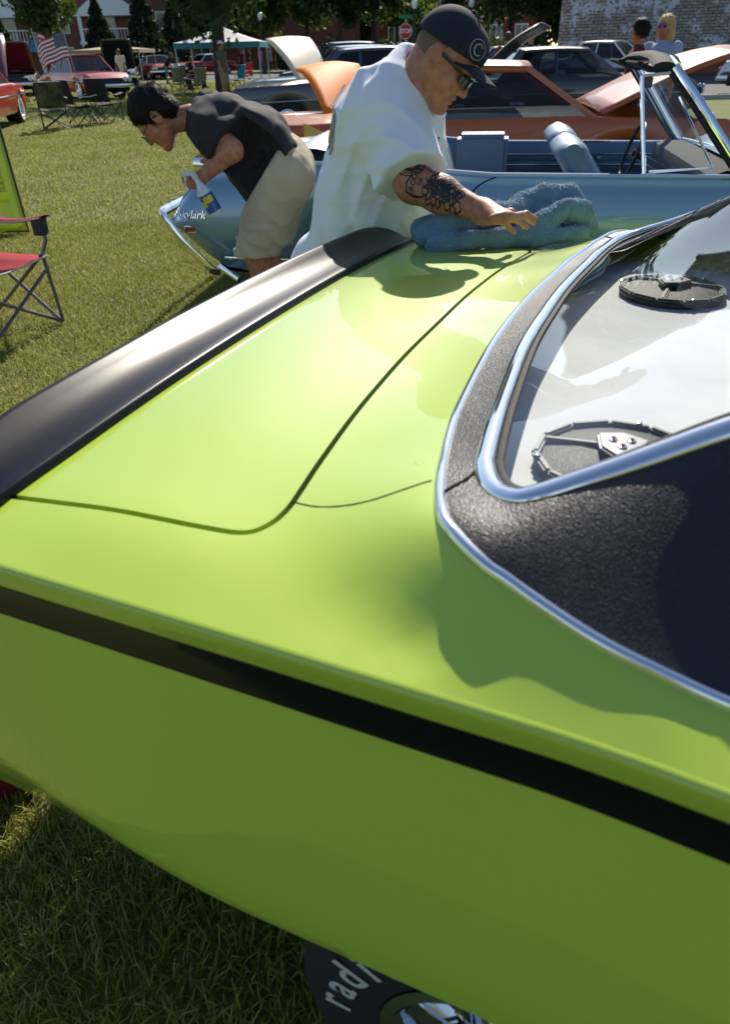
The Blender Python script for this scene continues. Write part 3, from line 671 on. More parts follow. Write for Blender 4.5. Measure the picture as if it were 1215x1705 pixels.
# short hair, cap, sunglasses
def hair_short(p):
    q = (p - HC) @ Hf.T / HSC; d = ell(q, (0, 0, .018), (.1015, .0795, .1065)); return np.maximum(d, np.maximum(plane(q, (-.02, 0, -.03), (1, 0, -.55)), -q[:, 2] - .055 - .3 * q[:, 0]))
sdf_obj('hair', hair_short, *bbox([HC], .15), .004, 'stubble', wm, FOOT)
CAPN = np.array([-.16, 0, 1.0]); CAPN /= np.linalg.norm(CAPN)
def cap_f(p):
    q = (p - HC) @ Hf.T / HSC; d = ell(q, (-.003, 0, .034), (.113, .091, .108)); d = smin(d, ell(q, (.06, 0, .075), (.045, .06, .045)), .03); pl = plane(q, (0, 0, .036), CAPN); return np.maximum(smax(d, -pl, .006), -pl)
cap = sdf_obj('baseball_cap', cap_f, *bbox([HC], .19), .0045, 'navy', wm, FOOT)
rows = []
for u in np.linspace(-1, 1, 21):
    r = []
    for t in np.linspace(0, 1, 8):
        ang = u * 1.05; base = np.array([.112 * math.cos(ang) - .003, .090 * math.sin(ang), 0]); outw = np.array([.186 * math.cos(ang * .62), .098 * math.sin(ang * .85), 0])
        q = base * (1 - t) + outw * t; q[2] = .036 + .016 * q[0] / .1 - .030 * (q[1] / .09) ** 2 - .22 * max(0, q[0] - .10); r.append(HC + q @ Hf * HSC - FOOT)
    rows.append(r)
mb = MB(); mb.grid(rows); br = mb.build('cap_brim', 'navy', cap, smooth=True); so_ = br.modifiers.new('t', 'SOLIDIFY'); so_.thickness = .004
for u in (-.9, -.45, 0, .45, .9):                                         # panel seams of the crown
    pts = [HC + (np.array([-.003 + .1145 * math.cos(a) * math.cos(u * 1.3), .0925 * math.cos(a) * math.sin(u * 1.3) * 1.0, .034 + .1095 * math.sin(a)])) @ Hf * HSC - FOOT for a in np.linspace(.15, 1.5, 10)]
    MB().tube(pts, .0011, 5).build('cap_seam', 'navy', cap, smooth=True)
MB().lathe([(0, .008), (.006, .006), (.009, 0)], 12, Matrix.Translation(HC + np.array([-.003, 0, .142]) @ Hf * HSC - FOOT)).build('cap_button', 'navy', cap, smooth=True)
ec = HC + np.array([.085, -.055, .085]) @ Hf * HSC; en = (np.array([.72, -.62, .30]) @ Hf); en /= np.linalg.norm(en); eu = Hf[2] - en * (Hf[2] @ en); eu /= np.linalg.norm(eu); ex = np.cross(eu, en)
v, f = ring2(.0215, .0232); decal('cap_emblem', v, f, ec, ex, eu, en, cap, 'emblem_white', cap, org=FOOT, reach=.08)
v, f = ring2(.0110, .0136, 30, a0=.7, a1=5.6); decal('cap_emblem', v, f, ec, ex, eu, en, cap, 'emblem_white', cap, org=FOOT, reach=.08)
def hp(a): return HC + np.array(a) @ Hf * HSC - FOOT
gl = MB()
for s_ in (-1, 1): gl.tube([hp((-.012, s_ * .084, .012)), hp((.03, s_ * .084, .014)), hp((.07, s_ * .076, .012)), hp((.092, s_ * .062, .008))], .0028, 6, ell=(1, 1.8))
gl.tube([hp((.092, s * .062, .010)) for s in (1,)] + [hp((.112, .03, .014)), hp((.117, 0, .012)), hp((.112, -.03, .014))] + [hp((.092, -.062, .010))], .0022, 6)
sg = gl.build('sunglasses', 'frame_black', wm, smooth=True)
for s_ in (-1, 1):
    rows = [[hp((.116 - .26 * (abs(y) / .075) ** 2 * .11, s_ * abs(y), .012 - t * (.036 - .010 * abs(y) / .07))) for t in np.linspace(0, 1, 6)] for y in np.linspace(.008, .066, 9)]
    o = MB().grid(rows).build('lens', 'lens_dark', sg, smooth=True); o.modifiers.new('t', 'SOLIDIFY').thickness = .002
# tattoo: shield with lettering on the forearm, rings above it
fa = (WRR - ELR) / np.linalg.norm(WRR - ELR); tn = np.array([0, -.93, .36]); tn -= fa * (tn @ fa); tn /= np.linalg.norm(tn); tu = np.cross(tn, fa)
TO = ELR * .80 + WRR * .20
def arc_fix(v): return v
shv = [(-.040, .034), (-.018, .040), (0, .034), (.018, .040), (.040, .034), (.042, .01), (.036, -.02), (.02, -.036), (0, -.044), (-.02, -.036), (-.036, -.02), (-.042, .01)]
def outline(poly, w_):
    a = np.array(poly); b = offset_poly(a, -w_); n = len(a); return [tuple(q) for q in a] + [tuple(q) for q in b], [(i, (i + 1) % n, n + (i + 1) % n, n + i) for i in range(n)]
rot = lambda v: [(-q[1], q[0]) for q in v]
v, f = outline(shv, .005); decal('tattoo', rot(v), f, TO, fa, tu, tn, wbody, 'ink', wbody, off=.0006, org=FOOT, reach=.1)
for tx, sz, dy, dx in (('ROUTE', .020, .020, 0), ('US', .016, .003, -.002), ('66', .034, -.020, 0)):
    v, f = text_mesh(tx, sz, bold=.0005); decal('tattoo', [(-(q[1] + dy), q[0] + dx) for q in v], f, TO, fa, tu, tn, wbody, 'ink', wbody, off=.0006, org=FOOT, reach=.1)
for k, (t_, s2, w_) in enumerate(((.46, .026, .006), (.56, .022, .008), (.67, .018, .006), (.38, .03, .004))):   # shaded filler around the shield
    c0 = ELR * (1 - t_) + WRR * t_
    for j in range(5):
        a = [(math.cos(q) * s2 * (.4 + .6 * abs(math.sin(q * 2 + k + j))) * .8, math.sin(q) * s2 * (.5 + .5 * abs(math.cos(q * 3 + j)))) for q in np.linspace(0, 2 * math.pi, 18)[:-1]]
        a = [(x + .012 * math.sin(j * 2.3 + k), y + (j - 2) * .011) for x, y in a]; v, f = outline(a, .0035 + .001 * (j % 3)); decal('tattoo', v, f, c0, fa, tu, tn, wbody, 'ink', wbody, off=.0006, org=FOOT, reach=.1)
ua = SDIR; un = np.array([.1, -.95, .2]); un -= ua * (un @ ua); un /= np.linalg.norm(un)
UT = SHR * .12 + ELR * .88
for r0, r1 in ((.036, .039), (.029, .031), (.016, .026)):
    v, f = ring2(r0, r1, 30); decal('tattoo', v, f, UT, ua, np.cross(un, ua), un, wbody, 'ink', wbody, off=.0006, org=FOOT, reach=.1)
# small prints on the shirt: chest and back
cn = np.array([.45, -.85, .15]); cn /= np.linalg.norm(cn); cu_ = np.array([.25, 0, 1.]); cu_ -= cn * (cu_ @ cn); cu_ /= np.linalg.norm(cu_); cx_ = np.cross(cu_, cn)
CO = J(724, 258, 2.30)
for k in range(6):
    v, f = outline([(math.cos(q) * .012 * (1 + .4 * math.sin(3 * q + k)), math.sin(q) * .010) for q in np.linspace(0, 2 * math.pi, 14)[:-1]], .003); decal('chest_print', [(x + .008 * math.sin(k * 2.1), y + (k - 2.5) * .014) for x, y in v], f, CO, cx_, cu_, cn, sh_o, 'print_grey', sh_o, org=FOOT, reach=.4)
bn = np.array([-.60, -.78, .18]); bn /= np.linalg.norm(bn); bu = np.array([.3, 0, 1.]); bu -= bn * (bu @ bn); bu /= np.linalg.norm(bu); bx_ = np.cross(bu, bn); BO = J(566, 222, 2.42)
for (r0, r1, m_) in ((.034, .042, 'print_grey'), (.0, .026, 'print_gold'), (.048, .052, 'print_grey')):
    v, f = ring2(r0, r1, 30, sx=.8, sy=1.2); decal('back_print', v, f, BO, bx_, bu, bn, sh_o, m_, sh_o, org=FOOT, reach=.4)
# ---- towel
mat('terry', srgb(120, 160, 184), .95, var=(30, .15), bump=(260, .006, 1.0), sheen=.4)
TA, TE = P(712, 402, .94), P(966, 380, .94); te = TE - TA; TL = np.linalg.norm(te); te /= TL; tg_ = np.array([te[1], -te[0], 0])
def tp(s, g_, z): q = TA + te * (s * TL) + tg_ * g_; return np.array([q[0], q[1], .925 + z])
TP = [[(0, 0, .035), (.2, .01, .062), (.42, .0, .066), (.56, .0, .060)], [(-.01, .055, .016), (.2, .07, .026), (.45, .065, .022), (.62, .06, .022)], [(.0, -.05, .035), (.25, -.05, .06), (.5, -.05, .064)],
      [(.50, -.02, .045), (.62, -.03, .075), (.76, -.03, .105), (.90, -.02, .095), (1.0, .0, .04)], [(.56, .05, .028), (.70, .06, .055), (.80, .055, .085), (.93, .045, .07), (1.0, .04, .02)], [(.60, .085, .018), (.76, .09, .022), (.92, .075, .018)], [(.66, .01, .05), (.78, .02, .07), (.86, .03, .04)], [(.7, -.08, .04), (.85, -.08, .06), (.98, -.05, .03)]]
def towel(p):
    d = None
    for k, ch in enumerate(TP):
        pt = [tp(*q) for q in ch]; r0 = (.038, .026, .036, .040, .030, .022, .03, .036)[k]; e = np.min([cone(p, pt[i], pt[i + 1], r0 * (.95 + .15 * (i % 2)), r0 * (1.1 - .15 * (i % 2))) for i in range(len(pt) - 1)], axis=0)
        d = e if d is None else smin(d, e, .016)
    pr = smin(cone(p, WRR, KNR, .034, .024), np.min([cone(p, KNR, t_, .013, .011) for t_ in tips], axis=0), .02); d = smax(d, -(pr - .002), .02)
    d = d - .006 * folds(p, 18, (1, 1.3, 1)) - .0026 * np.sin(p[:, 0] * 420 + 3 * np.sin(p[:, 2] * 300)) * np.sin(p[:, 1] * 410 + 2 * np.sin(p[:, 0] * 190)) * np.sin(p[:, 2] * 430)
    return np.maximum(d, .912 - p[:, 2])
tw = sdf_obj('towel', towel, *bbox([TA, TE], .17), .0042, 'terry', None, (0, 0, 0), smooth=0)
hair_tufts('terry_loops', tw, 'terry', tw, 26000, .0075, .0011, 8)['kind'] = 'stuff'
tag(tw, 'blue-grey terry towel bunched up on the boot of the green car', 'towel')
# ---- man in the black T-shirt bending down
YB = 4.0; F2 = np.array([-.62, YB, 0]); bmn = thing('person', 'man in black T-shirt, glasses and khaki cargo shorts bending down with a spray bottle', 'person', F2)
P2, B2, C2_ = J(478, 292, YB), J(425, 240, YB), J(368, 208, YB); N2 = J(318, 196, YB); S2R, S2L = J(352, 222, YB - .19), J(350, 190, YB + .2)
E2R, W2R = J(386, 250, YB - .24), J(332, 299, YB - .22); K2R = J(314, 301, YB - .22)
H2f = frame((-.62, -.12, -.78), (-.80, 0, .60)); H2C = J(262, 196, YB - .02)
h2 = sdf_obj('body', head_sdf(H2C, H2f, N2), *bbox([H2C, N2], .17), .005, 'skin', bmn, F2)
tip2 = [J(303, 296, YB - .235), J(305, 303, YB - .245), J(309, 310, YB - .25), J(316, 315, YB - .25)]
a2 = sdf_obj('body', lambda p: smin(uni(.03, cone(p, S2R, E2R, .062, .050), cone(p, E2R, W2R, .050, .030)), hand_sdf(p, W2R, K2R + np.array([.02, 0, 0]), (.2, -.9, .4), tip2, J(308, 288, YB - .2)), .02), *bbox([S2R, E2R, W2R] + tip2, .08), .005, 'skin', bmn, F2)
E2L, W2L = J(382, 238, YB + .30), J(352, 262, YB + .24)
b2 = sdf_obj('body', lambda p: uni(.03, cone(p, S2L, E2L, .06, .05), cone(p, E2L, W2L, .05, .03), hand_sdf(p, W2L, W2L + np.array([-.02, .06, -.03]), (0, 0, 1), [W2L + np.array([-.05 + .02 * k, .14, -.05]) for k in range(4)], W2L + np.array([-.06, .07, -.03]))), *bbox([S2L, E2L, W2L], .18), .007, 'skin', bmn, F2)
HR2, HL2 = J(462, 300, YB - .10), J(474, 296, YB + .12); KR2, KL2 = J(428, 425, YB - .12), J(446, 425, YB + .12); FR2, FL2 = np.array([KR2[0] + .06, YB - .10, .09]), np.array([KL2[0] + .06, YB + .14, .09])
def leg2(p, k, f_): return uni(.03, cone(p, k + np.array([.03, 0, .1]), k, .075, .062), cone(p, k, k * .55 + f_ * .45, .062, .060), cone(p, k * .55 + f_ * .45, f_, .058, .040), cone(p, f_, f_ + np.array([-.16, -.02, -.04]), .04, .034))
l2 = sdf_obj('body', lambda p: np.minimum(leg2(p, KR2, FR2), leg2(p, KL2, FL2)), *bbox([KR2, KL2, FR2, FL2], .24), .010, 'skin', bmn, F2)
bb = join([h2, a2, b2, l2])
SL2 = S2R * .35 + E2R * .65; SD2 = (E2R - S2R) / np.linalg.norm(E2R - S2R); SL2L = S2L * .3 + E2L * .7; SD2L = (E2L - S2L) / np.linalg.norm(E2L - S2L)
L2 = np.array([0, 1, 0]); AXB = (P2 - C2_) / np.linalg.norm(P2 - C2_)
def shirt2(p):
    d = uni(.08, cone(p, P2 - L2 * .09, B2 - L2 * .10, .150, .158), cone(p, P2 + L2 * .09, B2 + L2 * .10, .150, .158), cone(p, B2 - L2 * .10, C2_ - L2 * .09, .158, .135), cone(p, B2 + L2 * .10, C2_ + L2 * .09, .158, .135))
    d = smin(d, cone(p, B2 + np.array([-.03, 0, -.10]), P2 + np.array([-.10, 0, -.10]), .125, .11), .08)       # belly and hanging cloth
    d = uni(.06, d, cone(p, C2_, N2 + np.array([.03, 0, .0]), .13, .078), cone(p, C2_ - L2 * .09, S2R, .11, .088), cone(p, C2_ + L2 * .09, S2L, .11, .088))
    d = smin(d, uni(.03, cone(p, S2R, SL2 + SD2 * .05, .09, .098), cone(p, S2L, SL2L + SD2L * .05, .09, .095)), .045)
    d = d - .012 * folds(p, 10) - .006 * folds(p, 24, (1, .6, 1)) - .012 * ridges(p, (.55, .1, .8), .09, 1.2, 2.0, 1) - .010 * ridges(p, (.9, .2, -.4), .08, 1.2, 2.2, 4)
    for c_, n_ in ((SL2, SD2), (SL2L, SD2L)): d = np.where(cone(p, c_ - n_ * .02, c_ + n_ * .2, .15, .17) < 0, np.maximum(d, plane(p, c_, n_)), d)
    d = smax(d, -cone(p, N2, H2C, .072, .07), .012)
    return np.maximum(d, plane(p, P2 - AXB * .04, AXB) + .012 * np.sin(p[:, 1] * 30))
sdf_obj('t_shirt', shirt2, *bbox([P2, B2, C2_, S2R, S2L, N2], .28), .0085, 'cotton_black', bmn, F2, smooth=2)
CUT2 = float(J(430, 414, YB)[2])
def short2(p):
    d = uni(.06, cone(p, HR2, KR2 + (KR2 - HR2) * .1, .140, .116), cone(p, HL2, KL2 + (KL2 - HL2) * .1, .140, .116), ell(p, (HR2 + HL2) / 2 + np.array([.02, 0, .06]), (.145, .20, .145)), cone(p, P2 - AXB * .10 - L2 * .07, P2 - L2 * .08, .135, .14), cone(p, P2 - AXB * .10 + L2 * .07, P2 + L2 * .08, .135, .14))
    d = smin(d, ell(p, (HR2 + KR2) / 2 + np.array([-.02, -.10, -.06]), (.075, .035, .075)), .012)          # cargo pocket
    d = d - .009 * folds(p, 14) - .004 * folds(p, 30) - .011 * ridges(p, (.5, .1, .85), .08, 1.3, 2.2, 2)
    return np.maximum(np.maximum(d, CUT2 - p[:, 2]), -plane(p, P2 - AXB * .10, AXB))
st2 = sdf_obj('cargo_shorts', short2, *bbox([HR2, HL2, KR2, KL2], .26), .009, 'khaki', bmn, F2)
pk = (HR2 + KR2) / 2 + np.array([-.02, -.12, -.03]); v = [(-.07, 0), (.07, 0), (.07, .035), (-.07, .035)]
decal('pocket_flap', v, [(0, 1, 2, 3)], pk, (1, 0, .0), (0, 0, 1), (0, -1, .1), st2, 'khaki', st2, off=.008, org=F2, reach=.15)
for z_ in (-.01, .012): decal('pocket_seam', [(-.085, z_), (.085, z_), (.085, z_ + .003), (-.085, z_ + .003)], [(0, 1, 2, 3)], pk + np.array([0, 0, -.12]), (1, 0, 0), (0, 0, 1), (0, -1, .1), st2, 'khaki', st2, off=.003, org=F2, reach=.15)
for f_ in (FR2, FL2): sdf_obj('shoe', lambda p: np.maximum(uni(.03, cone(p, f_ + np.array([.03, 0, -.04]), f_ + np.array([-.17, -.02, -.05]), .048, .042), cone(p, f_, f_ + np.array([0, 0, -.03]), .05, .05)), .002 - p[:, 2]), *bbox([f_, f_ + np.array([-.2, 0, -.07])], .08), .009, 'shoe', bmn, F2)
def hair2(p):
    q = (p - H2C) @ H2f.T; d = ell(q, (-.012, 0, .040), (.112, .093, .108)); d = smin(d, ell(q, (-.065, 0, -.03), (.055, .072, .055)), .03); d = d - .006 * folds(p, 40) - .003 * folds(p, 90)
    face = ell(q, (.10, 0, -.055), (.095, .11, .115)); d = smax(d, -face, .012); return smax(d, -ell(q, (-.005, -.085, -.012), (.030, .025, .040)), .01)
hr2 = sdf_obj('hair', hair2, *bbox([H2C], .2), .0055, 'hair_dark', bmn, F2); hair_tufts('hair_strands', hr2, 'hair_dark', hr2, 5000, .030, .0011, 5, (.6, 0, .3))
def hp2(a): return H2C + np.array(a) @ H2f - F2
gl = MB()
for s_ in (-1, 1):
    gl.tube([hp2((-.01, s_ * .084, .01)), hp2((.05, s_ * .08, .012)), hp2((.104, s_ * .062, .006))], .0022, 6)
    gl.tube([hp2((.118 - .006 * abs(math.cos(a)), s_ * .034 + .026 * math.cos(a), -.006 + .020 * math.sin(a))) for a in np.linspace(0, 2 * math.pi, 20)[:-1]], .002, 6, closed=True)
gl.tube([hp2((.12, -.008, .0)), hp2((.122, 0, .003)), hp2((.12, .008, .0))], .0018, 6); gl.build('glasses', 'frame_black', bmn, smooth=True)
# spray bottle in his hand
mat('bottle_plastic', (.55, .66, .74), .15, coat=.6); mat('label_blue', srgb(40, 82, 150), .35); mat('label_yellow', srgb(205, 185, 50), .4); mat('spray_head', (.62, .64, .66), .4)
BT0, BT1 = J(327, 298, YB - .265), J(361, 357, YB - .265); bl = thing('spray_bottle', 'blue and yellow labelled spray bottle held by the man in black', 'bottle', BT0)
bd = (BT1 - BT0) / np.linalg.norm(BT1 - BT0); LB = np.linalg.norm(BT1 - BT0); Mq = Vector(bd).to_track_quat('Z', 'Y').to_matrix().to_4x4()
MB().lathe([(0, .0), (.013, 0), (.014, .02), (.030, .05), (.034, .07), (.034, LB - .006), (.030, LB), (0, LB)], 24, Mq).build('bottle_body', 'bottle_plastic', bl, smooth=True)
MB().lathe([(.0345, .075), (.0349, .077), (.0349, LB - .018), (.0345, LB - .016)], 24, Mq).build('bottle_label', 'label_blue', bl, smooth=True)
for a0, a1, z0, z1 in ((2.2, 3.6, .085, .115), (3.4, 4.6, .10, .13), (4.6, 5.9, .085, .12), (.2, 1.2, .10, .125)):
    MB().lathe([(.0352, z0), (.0353, (z0 + z1) / 2), (.0352, z1)], 8, Mq, a0, a1).build('label_panel', 'label_yellow', bl, smooth=True)
hdm = MB(); hdm.bar(Mq @ Vector((0, 0, .002)), Mq @ Vector((0, 0, -.035)), .026, .026); hv = J(301, 290, YB - .265) - BT0
hdm.bar(Mq @ Vector((0, 0, -.03)), tuple(hv), .020, .022); hdm.build('trigger_head', 'spray_head', bl, bevel=.004)
MB().tube([tuple(hv * .75 + np.array([0, 0, -.01])), tuple(hv * .8 + np.array([.0, 0, -.045])), tuple(hv * .6 + np.array([0, 0, -.06]))], .004, 6).build('trigger', 'spray_head', bl)
# ------------------------------------------------------------------ pale blue convertible
mat('blue_metal', srgb(128, 162, 188), .32, metal=.40, coat=1.0, coatr=.02, var=(900, .06))
mat('blue_vinyl', srgb(84, 110, 136), .45, bump=(300, .0008, .4)); mat('light_vinyl', srgb(176, 186, 190), .45, bump=(300, .0008, .4)); mat('black_cloth', (.012, .012, .014), .85, bump=(300, .001, .5))
SA = math.atan2(-.173, .985); sky_car = thing('convertible_car', 'pale blue open-top convertible with blue seats and chrome-framed windscreen behind the man in white', 'car', (-.717, 5.396, 0), SA)
ZT = [(-.28, .57), (-.20, .68), (-.12, .755), (0, .815), (.2, .85), (.6, .865), (1.0, .85), (1.35, .82), (1.64, .80), (2.9, .79), (3.2, .80), (4.3, .77), (4.8, .70), (4.95, .60)]
ZB = [(-.28, .50), (-.12, .38), (.02, .28), (.3, .24), (4.6, .24), (4.95, .42)]
WD = [(-.28, .84), (-.1, .885), (.3, .92), (3.8, .93), (4.7, .88), (4.95, .80)]
ip = lambda T_, x: float(np.interp(x, [q[0] for q in T_], [q[1] for q in T_]))
SAX = (.92, 3.77)
def s_sec(x, s_):
    zt, zb, wd = ip(ZT, x), ip(ZB, x), ip(WD, x)
    for ax in SAX:
        d = abs(x - ax)
        if d < .37: zb = max(zb, .33 + math.sqrt(.37 ** 2 - d * d) * .80)
    out = []
    for t, yo in ((0, .895), (.012, .912), (.03, .918), (.05, .915), (.10, .935), (.2, .965), (.35, .99), (.5, 1.0), (.62, .995), (.75, .975), (.88, .94), (1, .90)):
        out.append((x, s_ * wd * yo, zt + (zb - zt) * t))
    return out
xs_ = np.concatenate([np.arange(-.28, .06, .04), np.arange(.08, 4.96, .04)])
for s_ in (-1, 1):
    MB().grid([s_sec(x, s_) for x in xs_]).build('side_panel', 'blue_metal', sky_car, smooth=True, angle=60)
    # belt trim
    MB().tube([(x, s_ * ip(WD, x) * .888, ip(ZT, x) + .006) for x in np.arange(.5, 3.0, .06)], .009, 8).build('belt_trim', 'chrome', sky_car, smooth=True)
    MB().tube([(x, s_ * (ip(WD, x) * .985 + .004), .35) for x in np.arange(0.06, .5, .05)], .010, 8, ell=(.6, 1)).build('lower_trim', 'chrome', sky_car, smooth=True)
def deck(x0, x1, nm, crown=.03):
    rows = []
    for x in np.arange(x0, x1 + .001, .05):
        zt, wd = ip(ZT, x), ip(WD, x) * .895; rows.append([(x, wd * q, zt + crown * (1 - q * q) * min(1, (x + .30) / .3)) for q in np.linspace(-1, 1, 17)])
    return MB().grid(rows).build(nm, 'blue_metal', sky_car, smooth=True)
deck(-.28, .62, 'rear_deck'); deck(2.98, 4.95, 'bonnet')
for x0, z0, z1, nm in ((-.282, .50, .57, 'tail_panel'), (4.952, .42, .60, 'grille_panel')): MB().box((x0, 0, (z0 + z1) / 2), (.01, 1.5, z1 - z0)).build(nm, 'black_trim', sky_car)
# rear bumper wraps the tail corner; silver end cap, side marker, exhaust
for s_ in (-1, 1):
    q = [(-.335, s_ * .70, .595), (-.325, s_ * .84, .59), (-.29, s_ * .885, .575), (-.20, s_ * .915, .46), (-.10, s_ * .925, .36), (-.02, s_ * .925, .285), (.02, s_ * .91, .27)]
    MB().tube(catmull(q, 5), .034, 10, ell=(.55, 1)).build('rear_bumper_corner', 'chrome', sky_car, smooth=True)
MB().tube([(-.335, -.70, .595), (-.36, 0, .595), (-.335, .70, .595)], .035, 10, ell=(.6, 1)).build('rear_bumper', 'chrome', sky_car, smooth=True)
MB().tube([(-.04, -.70, .245), (.05, -.80, .235), (.16, -.93, .225)], .028, 12).build('exhaust_tip', 'chrome', sky_car, smooth=True)

def on_side(x, z, s_=-1):
    zt, zb, wd = ip(ZT, x), ip(ZB, x), ip(WD, x); t = (zt - z) / (zt - zb)
    return s_ * wd * float(np.interp(t, (0, .012, .03, .05, .10, .2, .35, .5, .62, .75, .88, 1), (.895, .912, .918, .915, .935, .965, .99, 1.0, .995, .975, .94, .90)))
def on_px(px, py):                         # point of the near flank under a photo pixel
    best = None; Ms = Matrix.Rotation(SA, 4, 'Z'); Ms.translation = (-.717, 5.396, 0); Mi = Ms.inverted()
    d = ray(px, py)
    for t in np.linspace(2.5, 7, 900):
        q = Mi @ Vector(CAM0 + d * t)
        if -.28 < q.x < 4.9 and ip(ZB, q.x) < q.z < ip(ZT, q.x) and q.y > on_side(q.x, q.z): best = q; break
    return best
q = on_px(318, 381)
if q:
    m_ = MB().box((q.x, on_side(q.x, q.z) - .004, q.z), (.075, .012, .04)).build('marker_bezel', 'chrome', sky_car, bevel=.003); MB().box((q.x, on_side(q.x, q.z) - .011, q.z), (.062, .006, .028)).build('marker_lens', 'red_lens', m_)
q = on_px(318, 357)
if q:
    tv, tf = text_mesh('Skylark', .066, .35, .002, -.0004); v = [(q.x + a, on_side(q.x + a, q.z + b) - .006 - c, q.z + b) for a, b, c in tv]; mesh('name_script', v, tf, 'chrome', sky_car, smooth=False)
q = on_px(838, 336)
if q:
    y_ = on_side(q.x, q.z); hb = MB().tube([(q.x - .02, y_ - .012, q.z + .002), (q.x + .03, y_ - .030, q.z + .004), (q.x + .12, y_ - .030, q.z + .004), (q.x + .17, y_ - .008, q.z + .004)], .009, 10, ell=(1, .8)).build('door_handle', 'chrome', sky_car, smooth=True)
    MB().lathe([(0, .018), (.014, .016), (.020, .008), (.024, 0)], 20, Matrix.Translation((q.x - .03, y_ + .002, q.z - .012)) @ Matrix.Rotation(math.pi / 2, 4, 'X')).build('handle_button', 'chrome', hb, smooth=True)
# door shut line
ds = [on_px(a, b) for a, b in ((806, 303), (790, 315), (775, 337), (764, 360), (756, 384))]; ds = [q for q in ds if q]
x_top = ds[0].x + .06 if ds else 1.6
pts = [(x_top, on_side(x_top, ip(ZT, x_top) - .012), ip(ZT, x_top) - .006)] + [(q.x, on_side(q.x, q.z) - .0005, q.z) for q in ds]; xl = pts[-1][0]
pts += [(xl - .02, on_side(xl - .02, .45) - .0005, .45), (xl, on_side(xl, .28) - .0005, .28)]
MB().tube(catmull(pts, 5), .0042, 6).build('door_gap', 'dark_void', sky_car, smooth=True)
# cockpit: inner panels with pleats, floor, seats
MB().box((1.8, 0, .33), (2.6, 1.6, .03)).build('cabin_floor', 'black_cloth', sky_car)
for s_ in (-1, 1):
    rows = []
    for x in np.arange(.62, 3.0, .06):
        r = []
        for z in np.linspace(0, 1, 40):
            zt = ip(ZT, x) + .004; zz = zt + (.36 - zt) * z; yy = ip(WD, x) * .88 - .05 * min(1, z * 6); depth = (abs(((z * 7.0) % 1.0) - .5) * 2) ** 6 * .012 if 1.5 < x < 3 and .08 < z < .8 else 0
            r.append((x, s_ * (yy + depth), zz))
        rows.append(r)
    ip_ = MB().grid(rows).build('door_card', 'blue_vinyl', sky_car, smooth=True)
    for zf in (.725, .655): MB().tube([(x, s_ * (ip(WD, x) * .88 - .056), zf) for x in (1.7, 2.2, 2.75)], .006, 6).build('door_card_trim', 'chrome_dull', ip_)
    MB().tube([(2.25, s_ * .745, .70), (2.32, s_ * .74, .70), (2.40, s_ * .745, .70)], .012, 6).build('window_crank', 'chrome', ip_)
MB().box((1.55, .62, .70), (.36, .26, .36)).build('quarter_trim', 'blue_vinyl', sky_car, bevel=.03); MB().box((1.40, -.66, .60), (.40, .18, .30)).build('quarter_trim', 'blue_vinyl', sky_car, bevel=.03)
def seat(nm, x, y0, y1, zt, m, lean=.25, th=.14):
    rows = []
    for y in np.linspace(y0, y1, 12):
        e = 1 - (abs((y - (y0 + y1) / 2) / ((y1 - y0) / 2))) ** 6 * .5; r = []
        for a in np.linspace(-.35 * math.pi, 1.35 * math.pi, 26):
            lx, lz = math.cos(a) * th * .5, math.sin(a) * .07
            base_z = (zt - .07) if a > 0 and a < math.pi else (zt - .50)
            r.append((x + lx * e - (base_z - .4) * lean, y, base_z + (lz if 0 < a < math.pi else 0)))
        rows.append(r)
    o = MB().grid(rows); n = 26
    for k in (0, 11): o.f.append(tuple(k * n + i for i in range(n)))
    s = o.build(nm, m, sky_car, smooth=True, angle=70)
    for j in range(1, 6):
        yy = y0 + (y1 - y0) * j / 6; MB().tube([(x + th * .5 + .002 - (z - .4) * lean, yy, z) for z in np.linspace(zt - .48, zt - .08, 5)], .005, 5).build('seat_pleat', m, s)
    return s
seat('front_seat', 2.42, -.70, -.03, .94, 'blue_vinyl', .75, .21); seat('front_seat', 2.42, .03, .70, .94, 'blue_vinyl', .75, .21)
for x, y0, y1 in ((2.38, -.70, -.03), (2.38, .03, .70)): MB().box((x + .10, (y0 + y1) / 2, .52), (.5, y1 - y0, .16)).build('seat_cushion', 'blue_vinyl', sky_car, bevel=.05)
seat('rear_seat', 1.36, -.50, .50, .92, 'light_vinyl', .30, .18); MB().box((1.55, 0, .52), (.5, 1.0, .16)).build('seat_cushion', 'light_vinyl', sky_car, bevel=.05)
# folded top under a boot cover
MB().grid([[(x, y, ip(ZT, max(x, .3)) + .03 + .07 * math.sin(math.pi * np.clip((x - .40) / .42, 0, 1)) * (1 - .4 * (y / .8) ** 4)) for y in np.linspace(-.80, .80, 17)] for x in np.linspace(.40, .84, 10)]).build('top_boot', 'light_vinyl', sky_car, smooth=True)
